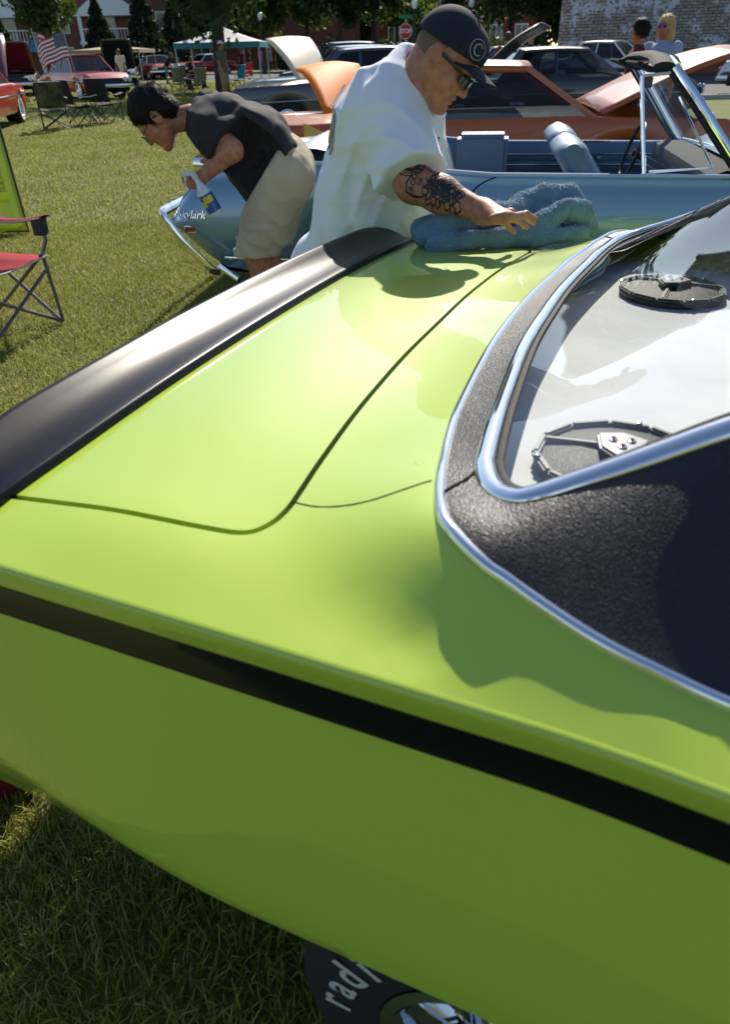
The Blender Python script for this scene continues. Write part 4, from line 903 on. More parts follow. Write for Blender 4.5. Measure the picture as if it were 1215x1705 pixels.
# dashboard, wheel, windscreen frame
MB().grid([[(x, y, z) for y in np.linspace(-.80, .80, 9)] for x, z in ((3.02, .80), (2.86, .82), (2.78, .79), (2.76, .70), (2.82, .55))]).build('dashboard', 'black_cloth', sky_car, smooth=True)
st = MB().tube([(2.55 + .10 * math.sin(a) * .5, .36 + .19 * math.cos(a), .78 + .19 * math.sin(a) * .9) for a in np.linspace(0, 2 * math.pi, 30)[:-1]], .012, 8, closed=True).build('steering_wheel', 'black_trim', sky_car, smooth=True); MB().tube([(2.55, .36, .78), (2.8, .36, .66)], .025, 8).build('steering_column', 'black_trim', st)
AB, AT = (2.93, .83, .80), (2.52, .68, 1.285)
for s_ in (-1, 1):
    pil = MB().tube([(AB[0], s_ * AB[1], AB[2]), (2.80, s_ * .795, .96), (2.65, s_ * .74, 1.14), (AT[0], s_ * AT[1], AT[2])], .024, 10, ell=(.75, 1.25)).build('windscreen_pillar', 'chrome', sky_car, smooth=True)
    MB().tube([(AB[0] - .03, s_ * (AB[1] + .016), AB[2]), (2.76, s_ * .812, .96), (2.61, s_ * .757, 1.14), (AT[0] - .03, s_ * .70, AT[2] - .01)], .010, 8).build('pillar_seal', 'rubber', pil, smooth=True)
    if s_ > 0: continue
    vb, vt = (2.44, s_ * .815, .795), (2.36, s_ * .725, 1.255)
    fr = MB(); fr.tube([vb, vt], .012, 8); fr.tube([vt, (2.50, s_ * .715, 1.265)], .009, 8); fr.tube([(2.46, s_ * .815, .815), (2.78, s_ * .815, .835), (2.56, s_ * .74, 1.16)], .008, 8); vf = fr.build('vent_window_frame', 'chrome', sky_car, smooth=True)
    mesh('vent_glass', [(2.45, s_ * .812, .81), (2.80, s_ * .812, .83), (2.50, s_ * .715, 1.25), (2.37, s_ * .722, 1.25)], [(0, 1, 2, 3)], 'glass', vf, smooth=False)
hdr = MB().tube([(AT[0] + .012, -AT[1], AT[2]), (2.56, -.40, 1.315), (2.57, 0, 1.325), (2.56, .40, 1.315), (AT[0] + .012, AT[1], AT[2])], .026, 10, ell=(1.2, .9)).build('windscreen_header', 'chrome', sky_car, smooth=True)
MB().tube([(AT[0] - .05, -AT[1] - .01, AT[2] + .005), (2.49, -.40, 1.325), (2.50, 0, 1.335), (2.49, .40, 1.325), (AT[0] - .05, AT[1], AT[2] + .005)], .045, 10, ell=(1.3, .55)).build('header_pad', 'black_cloth', hdr, smooth=True)
for s_ in (-1, 1): MB().box((2.42, s_ * .36, 1.285), (.15, .44, .018), Matrix.Rotation(.35, 3, 'Y')).build('sun_visor', 'black_cloth', sky_car, bevel=.006)
rows = []
for t in np.linspace(0, 1, 8):
    w2 = .82 + (.67 - .82) * t; rows.append([(AB[0] + .03 + (AT[0] - AB[0]) * t + .12 * (1 - q * q) * (1 - .7 * t), w2 * q, AB[2] + .01 + (AT[2] + .025 * (1 - q * q) - AB[2]) * t) for q in np.linspace(-1, 1, 15)])
MB().grid(rows).build('windscreen', 'glass', sky_car, smooth=True)
MB().tube([r_ for r_ in rows[0]], .014, 8).build('windscreen_base_trim', 'chrome', sky_car, smooth=True)
MB().box((2.52, 0, 1.20), (.012, .24, .06)).build('rear_view_mirror', 'black_trim', sky_car, bevel=.01)
MB().box((2.3, 0, .27), (4.6, 1.5, .08)).build('underbody', 'dark_void', sky_car)
for ax in SAX:
    for s_ in (-1, 1): wheel(sky_car, ax, s_ * .87, s_, rim_r=.18)
# ------------------------------------------------------------------ background cars
def paint(name, c, metal=.0, rough=.35): return mat(name, c, rough, metal, coat=1.0, coatr=.03)
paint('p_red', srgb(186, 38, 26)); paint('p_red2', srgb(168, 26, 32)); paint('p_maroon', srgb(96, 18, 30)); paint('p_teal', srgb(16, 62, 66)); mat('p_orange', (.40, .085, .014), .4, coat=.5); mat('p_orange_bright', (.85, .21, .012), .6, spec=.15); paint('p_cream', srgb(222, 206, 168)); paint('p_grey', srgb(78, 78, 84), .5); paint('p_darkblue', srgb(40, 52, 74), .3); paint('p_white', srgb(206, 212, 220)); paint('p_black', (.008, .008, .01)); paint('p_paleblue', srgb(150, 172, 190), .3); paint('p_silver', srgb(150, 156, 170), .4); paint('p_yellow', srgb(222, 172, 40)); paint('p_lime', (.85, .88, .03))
mat('whitewall', (.72, .72, .70), .6); mat('lamp_glass', (.75, .78, .8), .1, coat=1); mat('engine', (.06, .06, .065), .5, metal=.5, bump=(30, .05)); mat('upholstery', srgb(96, 30, 30), .7)
def classic_car(name, label, loc, rz, body, roof=None, L=4.9, W=1.86, hood=None, trunk=None, group=None, deck_z=.86, belt=.88, hood_z=.90, top=1.40, fins=0.0, ww=False, lower=None, cab=(-1.25, .95, -.80, .25), hood_col=None, trunk_col=None, detail=True):
    roof = roof or body; t = thing(name, label, 'car', loc, rz, group); h = L / 2; wb = (-.30 * L, .285 * L); w2 = W / 2
    def zt(x): return float(np.interp(x, [-h, -h + .12, -1.2, .95, h - .25, h], [deck_z - .22, deck_z + fins * .5, belt, hood_z, hood_z - .05, hood_z - .22])) + fins * float(sstep(-.6, -h + .2, x)) * .5
    def wd(x): return w2 * float(np.interp(x, [-h, -h + .35, 0, h - .4, h], [.86, .96, 1, .97, .84]))
    def zb(x):
        b = .27 + .12 * float(sstep(h - .35, h, abs(x)))
        for ax in wb:
            d = abs(x - ax)
            if d < .36: b = max(b, .33 + math.sqrt(.36 ** 2 - d * d) * .85)
        return b
    xs = np.linspace(-h, h, 70); prof = ((0, .93), (.04, .955), (.10, .97), (.25, .99), (.45, 1.0), (.65, .99), (.85, .96), (1, .93))
    for s_ in (-1, 1):
        MB().grid([[(x, s_ * wd(x) * o, zt(x) + (zb(x) - zt(x)) * q) for q, o in prof] for x in xs]).build('side_panel', body, t, smooth=True, angle=60)
        if lower: MB().grid([[(x, s_ * (wd(x) * o + .004), zt(x) + (zb(x) - zt(x)) * q) for q, o in prof[4:]] for x in xs]).build('lower_flank', lower, t, smooth=True)
        MB().tube([(x, s_ * (wd(x) + .006), zt(x) + (.27 - zt(x)) * .40) for x in np.linspace(-h + .15, h - .15, 20)], .012, 6).build('side_trim', 'chrome', t)
    def top_sheet(x0, x1, nm, m, dz=0.0, f=.93): return MB().grid([[(x, wd(x) * f * q, zt(x) + dz + .035 * (1 - q * q)) for q in np.linspace(-1, 1, 11)] for x in np.linspace(x0, x1, 12)]).build(nm, m, t, smooth=True)
    top_sheet(-h, cab[0] + .1, 'rear_deck', body if not trunk else 'engine', -.25 if trunk else 0); top_sheet(cab[1] - .1, h, 'bonnet' if not hood else 'engine_bay', body if not hood else 'engine', -.12 if hood else 0); top_sheet(cab[0], cab[1], 'sill_top', body, -.02)
    for s_, zz in ((-1, 0), (1, 0)):
        MB().grid([[(s_ * h, wd(s_ * h) * .93 * q, zt(s_ * h) + (zb(s_ * h) - zt(s_ * h)) * k + .03 * (1 - q * q) * (1 - k)) for q in np.linspace(-1, 1, 9)] for k in np.linspace(0, 1, 4)]).build('grille' if s_ > 0 else 'tail_panel', 'black_trim' if s_ > 0 else body, t)
        MB().tube([(s_ * (h - .25), -w2 * .99, .47), (s_ * (h + .02), -w2 * .90, .47), (s_ * (h + .09), 0, .47), (s_ * (h + .02), w2 * .90, .47), (s_ * (h - .25), w2 * .99, .47)], .075, 10, ell=(.5, 1)).build('bumper', 'chrome', t, smooth=True)
    for s_ in (-1, 1):
        for k in (0, 1):
            c = Matrix.Translation((h + .01, s_ * (w2 * .78 - .17 * k), .66)) @ Matrix.Rotation(math.pi / 2, 4, 'Y'); lm = MB().lathe([(.085, 0), (.088, .03), (.075, .035)], 18, c).build('headlight', 'chrome', t, smooth=True); MB().lathe([(.075, .03), (.05, .045), (0, .05)], 18, c).build('lamp_glass', 'lamp_glass', lm, smooth=True)
        MB().lathe([(.07, 0), (.06, .03), (0, .04)], 16, Matrix.Translation((-h - .01, s_ * w2 * .74, .66)) @ Matrix.Rotation(-math.pi / 2, 4, 'Y')).build('tail_lamp', 'red_lens', t, smooth=True)
    # cabin: roof shell, pillars, glass
    b0, b1, r0, r1 = cab; wr, wbm = w2 * .70, w2 * .90
    rf = MB().grid([[(x, wr * q, top - .02 * ((x - (r0 + r1) / 2) / .6) ** 2 - .05 * abs(q) ** 3 + .0) for q in np.linspace(-1, 1, 13)] for x in np.linspace(r0 - .12, r1 + .12, 10)]).build('roof', roof, t, smooth=True); rf.modifiers.new('t', 'SOLIDIFY').thickness = .05
    zr = top - .07
    for s_ in (-1, 1):
        for xb, xr, wdt in ((b0, r0 - .08, .16 if not detail else .12), (b1, r1 + .08, .05), (-.25, -.25, .05)): MB().bar((xb, s_ * wbm, belt - .03), (xr, s_ * wr * .97, zr), wdt, .04, up=(0, 1, 0)).build('pillar', roof, rf)
    def q4(nm, a, b, c, d): return mesh(nm, [a, b, c, d], [(0, 1, 2, 3)], 'glass_dark', t, smooth=False)
    q4('windscreen', (b1, -wbm, belt), (b1, wbm, belt), (r1 + .09, wr * .97, zr), (r1 + .09, -wr * .97, zr)); q4('rear_window', (b0, -wbm, belt), (b0, wbm, belt), (r0 - .09, wr * .97, zr), (r0 - .09, -wr * .97, zr))
    for s_ in (-1, 1): q4('side_window', (b0 + .1, s_ * wbm, belt), (-.25, s_ * wbm, belt), (-.25, s_ * wr * .96, zr), (r0, s_ * wr * .96, zr)); q4('side_window', (-.25, s_ * wbm, belt), (b1 - .05, s_ * wbm, belt), (r1 + .05, s_ * wr * .96, zr), (-.25, s_ * wr * .96, zr))
    MB().box(((b0 + b1) / 2, 0, .62), (b1 - b0 - .3, W * .75, .35)).build('seats', 'upholstery', t, bevel=.08)
    MB().box((0, 0, .30), (L * .9, W * .72, .08)).build('underbody', 'dark_void', t)
    for ax in wb:
        for s_ in (-1, 1):
            wh = wheel(t, ax, s_ * (w2 - .05), s_, rim_r=.19)
            if ww: MB().lathe([(.205, .0055), (.25, .0075), (.27, .0065)], 28, Matrix.Translation((ax, s_ * (w2 - .05), .335)) @ Matrix.Rotation(-s_ * math.pi / 2, 4, 'X')).build('whitewall', 'whitewall', wh, smooth=True)
            MB().lathe([(.34, -.14), (.34, .02), (0, .02)], 16, Matrix.Translation((ax, s_ * (w2 - .28), .38)) @ Matrix.Rotation(-s_ * math.pi / 2, 4, 'X')).build('wheel_well', 'dark_void', t)
    def panel(x0, x1, ang, m, nm, hinge_x):
        rows = []
        for x in np.linspace(x0, x1, 10): rows.append([(x - hinge_x, wd(x) * .90 * q, .04 * (1 - q * q) - .10 * ((x - hinge_x) / 1.3) ** 4) for q in np.linspace(-1, 1, 11)])
        o = MB().grid(rows).build(nm, m, t, smooth=True); o.modifiers.new('t', 'SOLIDIFY').thickness = .03; o.location = (hinge_x, 0, zt(hinge_x) + .03); o.rotation_euler = (0, ang, 0)
        MB().grid([[(p[0], p[1] * .8, p[2] - .035) for p in r] for r in rows[1:-1]]).build('panel_frame', m, o, smooth=True)
        return o
    if hood: panel(cab[1] + .02, h - .08, -hood, hood_col or body, 'open_bonnet', cab[1] + .02)
    if trunk: panel(-h + .05, cab[0] - .05, trunk, trunk_col or body, 'open_boot_lid', cab[0] - .05)
    return t
def at(px, py, z=0.0): q = P(px, py, z); return (q[0], q[1], 0)
# orange car beside the convertible
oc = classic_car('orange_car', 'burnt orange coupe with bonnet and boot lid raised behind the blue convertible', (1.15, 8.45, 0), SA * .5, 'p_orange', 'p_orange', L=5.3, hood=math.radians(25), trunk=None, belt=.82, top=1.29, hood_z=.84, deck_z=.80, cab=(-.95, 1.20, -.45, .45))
fl = MB()
for k, (x0, z0) in enumerate(((-2.2, .70), (-1.9, .66), (-1.6, .72))): fl.grid([[(x0 + .42 * t_ + .02 * k, -.937, z0 + (w_ - .5) * .16 * (1 - t_) + .03 * math.sin(t_ * 4 + k)) for w_ in (0, .5, 1)] for t_ in np.linspace(0, 1, 8)])
fl.build('flame_decal', 'p_yellow', oc)
classic_car('grey_car', 'charcoal grey sedan with blue-tinted roof parked behind the orange car', (.35, 15.6, 0), .04, 'p_grey', 'p_darkblue', L=5.3, belt=.92, top=1.46, cab=(-1.0, 1.5, -.55, .85))
pc = classic_car('pale_car', 'pale blue and white car with tall cream bonnet raised behind the grey sedan', (-.1, 19.5, 0), math.pi + .1, 'p_paleblue', 'p_darkblue', L=5.0, belt=.95, top=1.5)
# raised lids
def open_lid(car, corners, m, nm):
    a, b, c_, d = [Vector(q) for q in corners]; Mi = (Matrix.Translation(car.location) @ Matrix.Rotation(car.rotation_euler.z, 4, 'Z')).inverted(); rows = []
    nrm = (b - a).cross(d - a).normalized(); nrm = nrm if nrm.z > 0 else -nrm
    for u in np.linspace(0, 1, 10):
        rows.append([Mi @ ((a * (1 - u) + b * u) * (1 - w_) + (d * (1 - u) + c_ * u) * w_ + nrm * (.05 * math.sin(math.pi * u) + .04 * math.sin(math.pi * w_) - .06 * (1 - w_) ** 4)) for w_ in np.linspace(0, 1, 10)])
    o = MB().grid(rows).build(nm, m, car, smooth=True); o.modifiers.new('t', 'SOLIDIFY').thickness = .03; return o
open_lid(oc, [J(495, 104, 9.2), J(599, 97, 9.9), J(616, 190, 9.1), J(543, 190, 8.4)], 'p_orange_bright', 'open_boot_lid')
open_lid(pc, [J(444, 60, 18.4), J(517, 58, 19.4), J(545, 122, 18.6), J(502, 142, 17.6)], 'p_cream', 'open_bonnet')
for q in (.05, .95): MB().bar((-1.35, -.5 + q, .92), (-1.2, -.5 + q, 1.12), .02).build('lid_hinge', 'chrome_dull', oc)
# cars on the left lawn
classic_car('red_car', 'bright red car with whitewall tyres, chrome bumper and a white side flash', (at(14, 215)[0] - .9, at(14, 215)[1] + .2, 0), math.radians(100), 'p_red', 'p_red', L=5.2, fins=.10, ww=True, belt=.92, top=1.48, hood=math.radians(48), hood_col='p_maroon')
classic_car('red_car', 'red coupe with pale windscreen parked beyond the camping chairs', (-10.6, 33.0, 0), math.radians(-50), 'p_red', 'p_red2', L=4.9, ww=True, belt=.9, top=1.5, hood=None)
classic_car('maroon_car', 'maroon car with its bonnet raised behind the flag', (-15.2, 38.0, 0), math.radians(-70), 'p_maroon', 'p_maroon', L=4.9, hood=math.radians(55))
classic_car('teal_car', 'dark teal car with black bonnet raised, facing the lawn', (-13.0, 47.0, 0), math.radians(-75), 'p_teal', 'p_teal', L=5.0, hood=math.radians(62), hood_col='p_black')
classic_car('red_car', 'low red car with shiny windscreen between teal car and tree trunk', (-13.4, 57.5, 0), math.radians(-65), 'p_red2', 'p_silver', L=4.9)
classic_car('red_car', 'small red car with white roof under the tree', (-11.5, 66.0, 0), math.radians(-140), 'p_red', 'p_white', L=4.7)
# cars along the street on the right
classic_car('black_white_car', 'black and white two-tone car parked in front of the brick wall', (9.6, 31.5, 0), math.radians(-38), 'p_silver', 'p_white', L=5.0, lower='p_black', belt=.95, top=1.5, ww=True)
classic_car('white_car', 'white sedan parked on the street behind the raised black bonnet', (7.7, 41.0, 0), math.radians(-20), 'p_white', 'p_white', L=5.0)
classic_car('white_black_car', 'white over black car standing beside the raised orange bonnet', (13.3, 24.0, 0), math.radians(-25), 'p_white', 'p_white', L=5.0, lower='p_black', belt=.98, top=1.55)
bc = classic_car('black_car', 'black car with its long bonnet raised behind the orange coupe', (3.9, 15.8, 0), math.radians(0), 'p_black', 'p_black', L=4.9, belt=.9, top=1.38)
open_lid(bc, [J(813, 96, 13.6), J(892, 36, 13.9), J(916, 44, 15.2), J(826, 110, 14.9)], 'black_trim', 'open_bonnet')
classic_car('dark_sedan', 'dark blue saloon with a tall roof behind the cream bonnet', (.2, 25.5, 0), math.radians(8), 'p_darkblue', 'p_darkblue', L=5.0, belt=1.0, top=1.62)
# leaning lime panel behind the red chair
LB_, LT_ = P(50, 384, .03), None; LT_ = J(-8, 178, LB_[1] + .5)
lp = thing('lime_panel', 'lime green ribbed car bonnet standing upright behind the red camping chair', 'car bonnet', (LB_[0], LB_[1], 0)); le = LT_ - LB_; LHt = le[2]
def lpt(x, z, off=0.0): return (x + le[0] * z / LHt, le[1] * z / LHt - .02 - off, .03 + z)
MB().grid([[lpt(x, z, -.02 * math.sin(x * 3)) for z in np.linspace(0, LHt, 10)] for x in np.linspace(-1.25, 0, 12)]).build('skin', 'p_lime', lp, smooth=True).modifiers.new('t', 'SOLIDIFY').thickness = .02
for z_ in (.06, .28, .52, .78): MB().bar(lpt(-1.2, z_ * LHt / .95, .04), lpt(-.05, z_ * LHt / .95, .04), .06, .07).build('cross_rib', 'p_lime', lp, bevel=.012)
for x_ in (-1.1, -.75, -.42, -.06): MB().bar(lpt(x_, .04, .035), lpt(x_, LHt - .03, .035), .06, .05).build('upright_rib', 'p_lime', lp, bevel=.012)
for k in range(12): a = k * .524; MB().bar(lpt(-.22 + .03 * math.cos(a), .42 + .03 * math.sin(a), .03), lpt(-.22 + .13 * math.cos(a), .42 + .10 * math.sin(a), .045), .016, .016).build('stamped_rib', 'p_lime', lp)
MB().tube([lpt(-1.25, 0), lpt(.0, 0), lpt(.0, LHt)], .012, 6).build('edge_seal', 'black_trim', lp)
# ------------------------------------------------------------------ street, buildings, trees, signs
mat('asphalt', (.055, .056, .06), .85, var=(2.5, .3), bump=(60, .01)); mat('concrete', (.42, .40, .37), .9, var=(3, .15))
mat('bark', srgb(70, 56, 44), .9, bump=(12, .05)); mat('post_black', (.015, .015, .016), .5); mat('lamp_globe', (.85, .85, .82), .3); mat('sign_red', srgb(176, 26, 34), .5); mat('sign_white', (.8, .8, .8), .5); mat('sign_green', srgb(14, 120, 84), .5); mat('galv', (.4, .41, .42), .5, .8)
mat('siding', srgb(128, 78, 66), .9, var=(1.2, .12)); mat('trim_white', (.78, .78, .78), .6); mat('roof_shingle', srgb(96, 84, 80), .9); mat('red_brick', srgb(128, 62, 52), .9, var=(8, .25)); mat('win_glass', (.06, .07, .09), .1, coat=1)
def leaf_mat(name, c1, c2):
    m = mat(name, c1, .6, var=(.9, 0, c2)); b = m.node_tree.nodes['Principled BSDF']
    t = m.node_tree.nodes.new('ShaderNodeBsdfTranslucent'); t.inputs[0].default_value = (c1[0] * 1.8, c1[1] * 1.9, c1[2], 1); mx = m.node_tree.nodes.new('ShaderNodeMixShader'); mx.inputs[0].default_value = .35
    L = m.node_tree.links; L.new(b.outputs[0], mx.inputs[1]); L.new(t.outputs[0], mx.inputs[2]); L.new(mx.outputs[0], m.node_tree.nodes['Material Output'].inputs[0])
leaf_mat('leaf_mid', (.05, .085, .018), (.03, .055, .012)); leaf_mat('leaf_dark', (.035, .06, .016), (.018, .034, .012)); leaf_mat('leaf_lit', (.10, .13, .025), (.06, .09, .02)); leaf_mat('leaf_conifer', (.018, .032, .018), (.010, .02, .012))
def sheet(name, poly, z, m, kind='structure'): return tag(MB().add([(x, y, z) for x, y in poly], [tuple(range(len(poly)))]).build(name, m), None, None, kind=kind)
sheet('street', [(4.2, 23.5), (120, 16), (120, 60), (-60, 76), (-60, 70), (3, 50)], .012, 'asphalt')
sheet('footpath', [(-6.2, 44), (-4.9, 44), (-4.0, 78), (-6.0, 78)], .008, 'concrete')
MB_k = MB().bar((4.2, 23.4, .06), (120, 15.9, .06), .15, .12); tag(MB_k.build('kerb', 'concrete'), None, None, kind='structure')
def tree(label, x, y, h, cr, cz, trunk_r, m, n=5000, leaf=.16, squash=.8, group='trees', name='tree', limbs=5, cone_=False, seed=0):
    g = np.random.default_rng(seed + int(abs(x) * 100)); t = thing(name, label, 'tree' if 'shrub' not in name else 'shrub', (x, y, 0), 0, group)
    tr = MB(); tr.tube([(0, 0, -.05), (.04 * h * .1, 0, h * .2), (0, .03, cz * .9), (.05, 0, min(h, cz + cr * .6))], [trunk_r * 1.25, trunk_r, trunk_r * .75, trunk_r * .25], 9)
    for i in range(limbs):
        a = i * 2.4 + seed; z0 = cz - cr * squash * .5 + .2 * i; e = (math.cos(a) * cr * .65, math.sin(a) * cr * .65, z0 + cr * .55); tr.tube([(0, 0, z0 - .3), (e[0] * .5, e[1] * .5, z0 + cr * .2), e], [trunk_r * .45, trunk_r * .3, trunk_r * .08], 6)
    tr.build('trunk', 'bark', t, smooth=True)
    nc = 26; cl = g.normal(size=(nc, 3)); cl /= np.linalg.norm(cl, axis=1)[:, None]; cl *= g.uniform(.35, 1, (nc, 1)) * np.array([cr, cr, cr * squash]) * .78
    rc = g.uniform(.22, .42, nc) * cr; k = g.integers(0, nc, n); off = g.normal(size=(n, 3)); off /= np.linalg.norm(off, axis=1)[:, None]; off *= (g.uniform(0, 1, (n, 1)) ** .5) * rc[k][:, None]
    c = cl[k] + off + np.array([0, 0, cz])
    if cone_:
        zz = g.uniform(0, 1, n) ** 1.4; a = g.uniform(0, 6.28, n); rr = cr * (1 - zz) * (.55 + .45 * g.uniform(0, 1, n) ** .4) * (.85 + .15 * np.sin(zz * 40 + a * 2)); c = np.stack([rr * np.cos(a), rr * np.sin(a), .25 + zz * h], 1)
    leaves('crown', c, leaf, m, t, g); return t
def leaves(name, c, leaf, m, parent, g):
    n = len(c); a = g.normal(size=(n, 3)); a /= np.linalg.norm(a, axis=1)[:, None]; b = np.cross(a, g.normal(size=(n, 3))); b /= np.linalg.norm(b, axis=1)[:, None]; s = leaf * g.uniform(.6, 1.3, (n, 1))
    v = np.concatenate([c - a * s, c + b * s * .55, c + a * s, c - b * s * .55], 1).reshape(-1, 3); f = np.arange(4 * n).reshape(-1, 4)
    me = D.meshes.new(name); me.vertices.add(4 * n); me.vertices.foreach_set('co', v.ravel()); me.loops.add(4 * n); me.loops.foreach_set('vertex_index', f.ravel()); me.polygons.add(n); me.polygons.foreach_set('loop_start', np.arange(0, 4 * n, 4)); me.update(calc_edges=True)
    me.materials.append(MATS[m]); return link(D.objects.new(name, me), parent)
q = P(372, 158); tree('broad dark-leaved tree spreading over the blue canopy tent', q[0], q[1], 11, 4.6, 5.9, .24, 'leaf_dark', 9000, .17, .78, seed=1)
q = J(66, 30, 50); tree('sunlit green tree in front of the apartment house porch', q[0], q[1], 8, 2.6, 3.9, .16, 'leaf_mid', 6000, .15, 1.0, seed=2)
for px, Y, hh, cr, lb in ((172, 58, 4.6, 1.9, 'dark conical evergreen below the white porch gable'), (246, 62, 6.0, 2.2, 'dark evergreen next to the balcony railing'), (8, 60, 4.0, 1.7, 'low dark evergreen by the house corner'), (296, 70, 5.5, 2.2, 'tall dark evergreen behind the canopy tent')):
    q = J(px, 90, Y); tree(lb, q[0], q[1], hh, cr, 2, .12, 'leaf_conifer', 5000, .16, cone_=True, limbs=0, group='evergreens', seed=3)
for i, (px, Y, h_, cr, cz, m, lb) in enumerate(((438, 72, 8, 2.8, 4.6, 'leaf_lit', 'bright sunlit tree at the far end of the lawn'), (512, 74, 13, 3.6, 6.0, 'leaf_mid', 'tall green tree right of the gap of sky'), (566, 66, 13, 3.9, 6.2, 'leaf_dark', 'dense dark tree beyond the cream bonnet'), (622, 70, 13, 3.6, 6.0, 'leaf_dark', 'dark tree behind the slim street lamp'), (660, 82, 12, 4.0, 5.6, 'leaf_dark', 'dark tree left of the stop sign'), (706, 58, 5, 1.9, 3.0, 'leaf_lit', 'small yellow-green tree beside the stop sign'), (792, 74, 12, 4.2, 6.0, 'leaf_dark', 'dark tree in front of the far brick house'), (846, 60, 10, 3.9, 5.6, 'leaf_dark', 'dark tree by the raised black bonnet'), (900, 56, 9, 3.2, 5.2, 'leaf_dark', 'dark tree at the corner of the pale brick wall'), (400, 86, 10, 3.6, 5.6, 'leaf_mid', 'mid green tree behind the tent'), (340, 84, 11, 4.2, 6.2, 'leaf_dark', 'dark tree behind the canopy tent'))):
    q = J(px, 80, Y); tree(lb, q[0], q[1], h_, cr, cz, .18, m, 5500, .22, 1.05, seed=10 + i)
for i, (px, lb) in enumerate(((538, 'tall far tree at the back, right of the sky gap'), (598, 'tall far tree at the back, behind the slim lamp'), (652, 'tall far tree at the back, left of the stop sign'), (716, 'tall far tree at the back, behind the yellow-green tree'), (772, 'tall far tree at the back, beside the far brick house'), (836, 'tall far tree at the back, behind the raised black bonnet'), (892, 'tall far tree at the back, by the brick wall corner'), (936, 'tall far tree at the back, behind the brick building'), (452, 'tall far tree at the back, left of the sky gap'))):
    q = J(px, 80, 112); tree(lb, q[0], q[1], 15, 5.6, 6.0, .3, 'leaf_mid', 3500, .42, 1.25, seed=80 + i)
for i, (px, Y, w_) in enumerate(((640, 62, 2.4), (560, 64, 2.6), (770, 56, 2.6), (860, 50, 2.4), (500, 68, 2.2))):
    q = J(px, 80, Y); tree(('low hedge bush behind the group of people at the stop sign', 'low hedge bush under the dense dark tree', 'low hedge bush in front of the far brick house', 'low hedge bush beside the white street sedan', 'low hedge bush under the tall tree by the sky gap')[i], q[0], q[1], 1.6, w_, .8, .06, 'leaf_dark', 2500, .16, .5, group='hedge bushes', name='shrub', limbs=0, seed=40 + i)
for i, (x, y) in enumerate(((-16, -30), (-6, -34), (4, -31), (14, -33), (25, -28))): tree(('unseen round-crowned tree added for reflections, behind the camera, facing the tail of the green car', 'unseen broad tree added for reflections, behind the camera, facing the flank of the green car', 'unseen tall tree added for reflections, behind the camera, facing the green car door', 'unseen dense tree added for reflections, behind the camera, facing the green car nose', 'unseen wide tree added for reflections, at the street end behind the camera')[i], x, y, 10, 4.6, 5.6, .25, 'leaf_mid', 3500, .3, .9, seed=60 + i)  # unseen tree line added behind the camera for dark reflections in the side stripe
# apartment house on the left
ap = thing('apartment_house', 'reddish apartment house with white porch gables and balcony railings', 'building', (-31, 86, 0), .12)
MB().box((0, 5, 4.6), (64, 10, 9.2)).build('wall', 'siding', ap); MB().prism([(-33, -1, 9.2), (-33, 11, 9.2), (-33, 5, 13)], (66, 0, 0)).build('roof', 'roof_shingle', ap)
for k, x in enumerate((-12, -2.6, 7.0, 17)):
    g_ = MB().prism([(x - 3, -2.2, 5.0), (x + 3, -2.2, 5.0), (x, -2.2, 7.0)], (0, 2.2, 0)).build('porch_gable', 'trim_white', ap); MB().box((x, -1.1, 4.85), (6.2, 2.3, .3)).build('porch_beam', 'trim_white', ap); MB().box((x, -1.1, 2.55), (6.0, 2.3, .25)).build('balcony_floor', 'trim_white', ap)
    for sx in (-2.7, 2.7): MB().box((x + sx, -2.0, 2.4), (.34, .34, 4.7)).build('column', 'trim_white', ap)
    rl = MB().box((x, -2.15, 3.65), (5.4, .08, .10)).build('railing', 'trim_white', ap)
    for j in range(18): MB().box((x - 2.6 + j * .306, -2.15, 3.15), (.05, .05, .95)).build('baluster', 'trim_white', rl)
    for zc in (1.2, 3.75):
        w_ = MB().box((x - .6, -.06, zc), (1.9, .12, 1.9)).build('window', 'trim_white', ap)
        for sx in (-.45, .45): MB().box((x - .6 + sx, -.13, zc), (.8, .04, 1.7)).build('pane', 'win_glass', w_)
for x in (-16.5, -7.5, 2.2, 12, 22):
    for zc in (1.4, 4.2):
        w_ = MB().box((x, -.05, zc), (1.3, .1, 1.7)).build('window', 'trim_white', ap); MB().box((x, -.11, zc), (1.1, .04, 1.5)).build('pane', 'win_glass', w_)
# far brick house
fh = thing('brick_house', 'distant red brick house with tall white-framed windows behind the stop sign', 'building', (12, 98, 0), 0)
MB().box((0, 5, 5), (18, 10, 10)).build('wall', 'red_brick', fh); MB().prism([(-9.5, -.5, 10), (9.5, -.5, 10), (9.5, 5, 13.5), (-9.5, 5, 13.5)], (0, .4, .2)).build('roof', 'roof_shingle', fh)
for i in range(6):
    for zc in (2.2, 6.0):
        w_ = MB().box((-7.2 + i * 2.9, -.06, zc), (1.5, .12, 2.6)).build('window', 'trim_white', fh)
        for sx in (-.34, .34): MB().box((-7.2 + i * 2.9 + sx, -.13, zc), (.55, .04, 2.3)).build('pane', 'win_glass', w_)
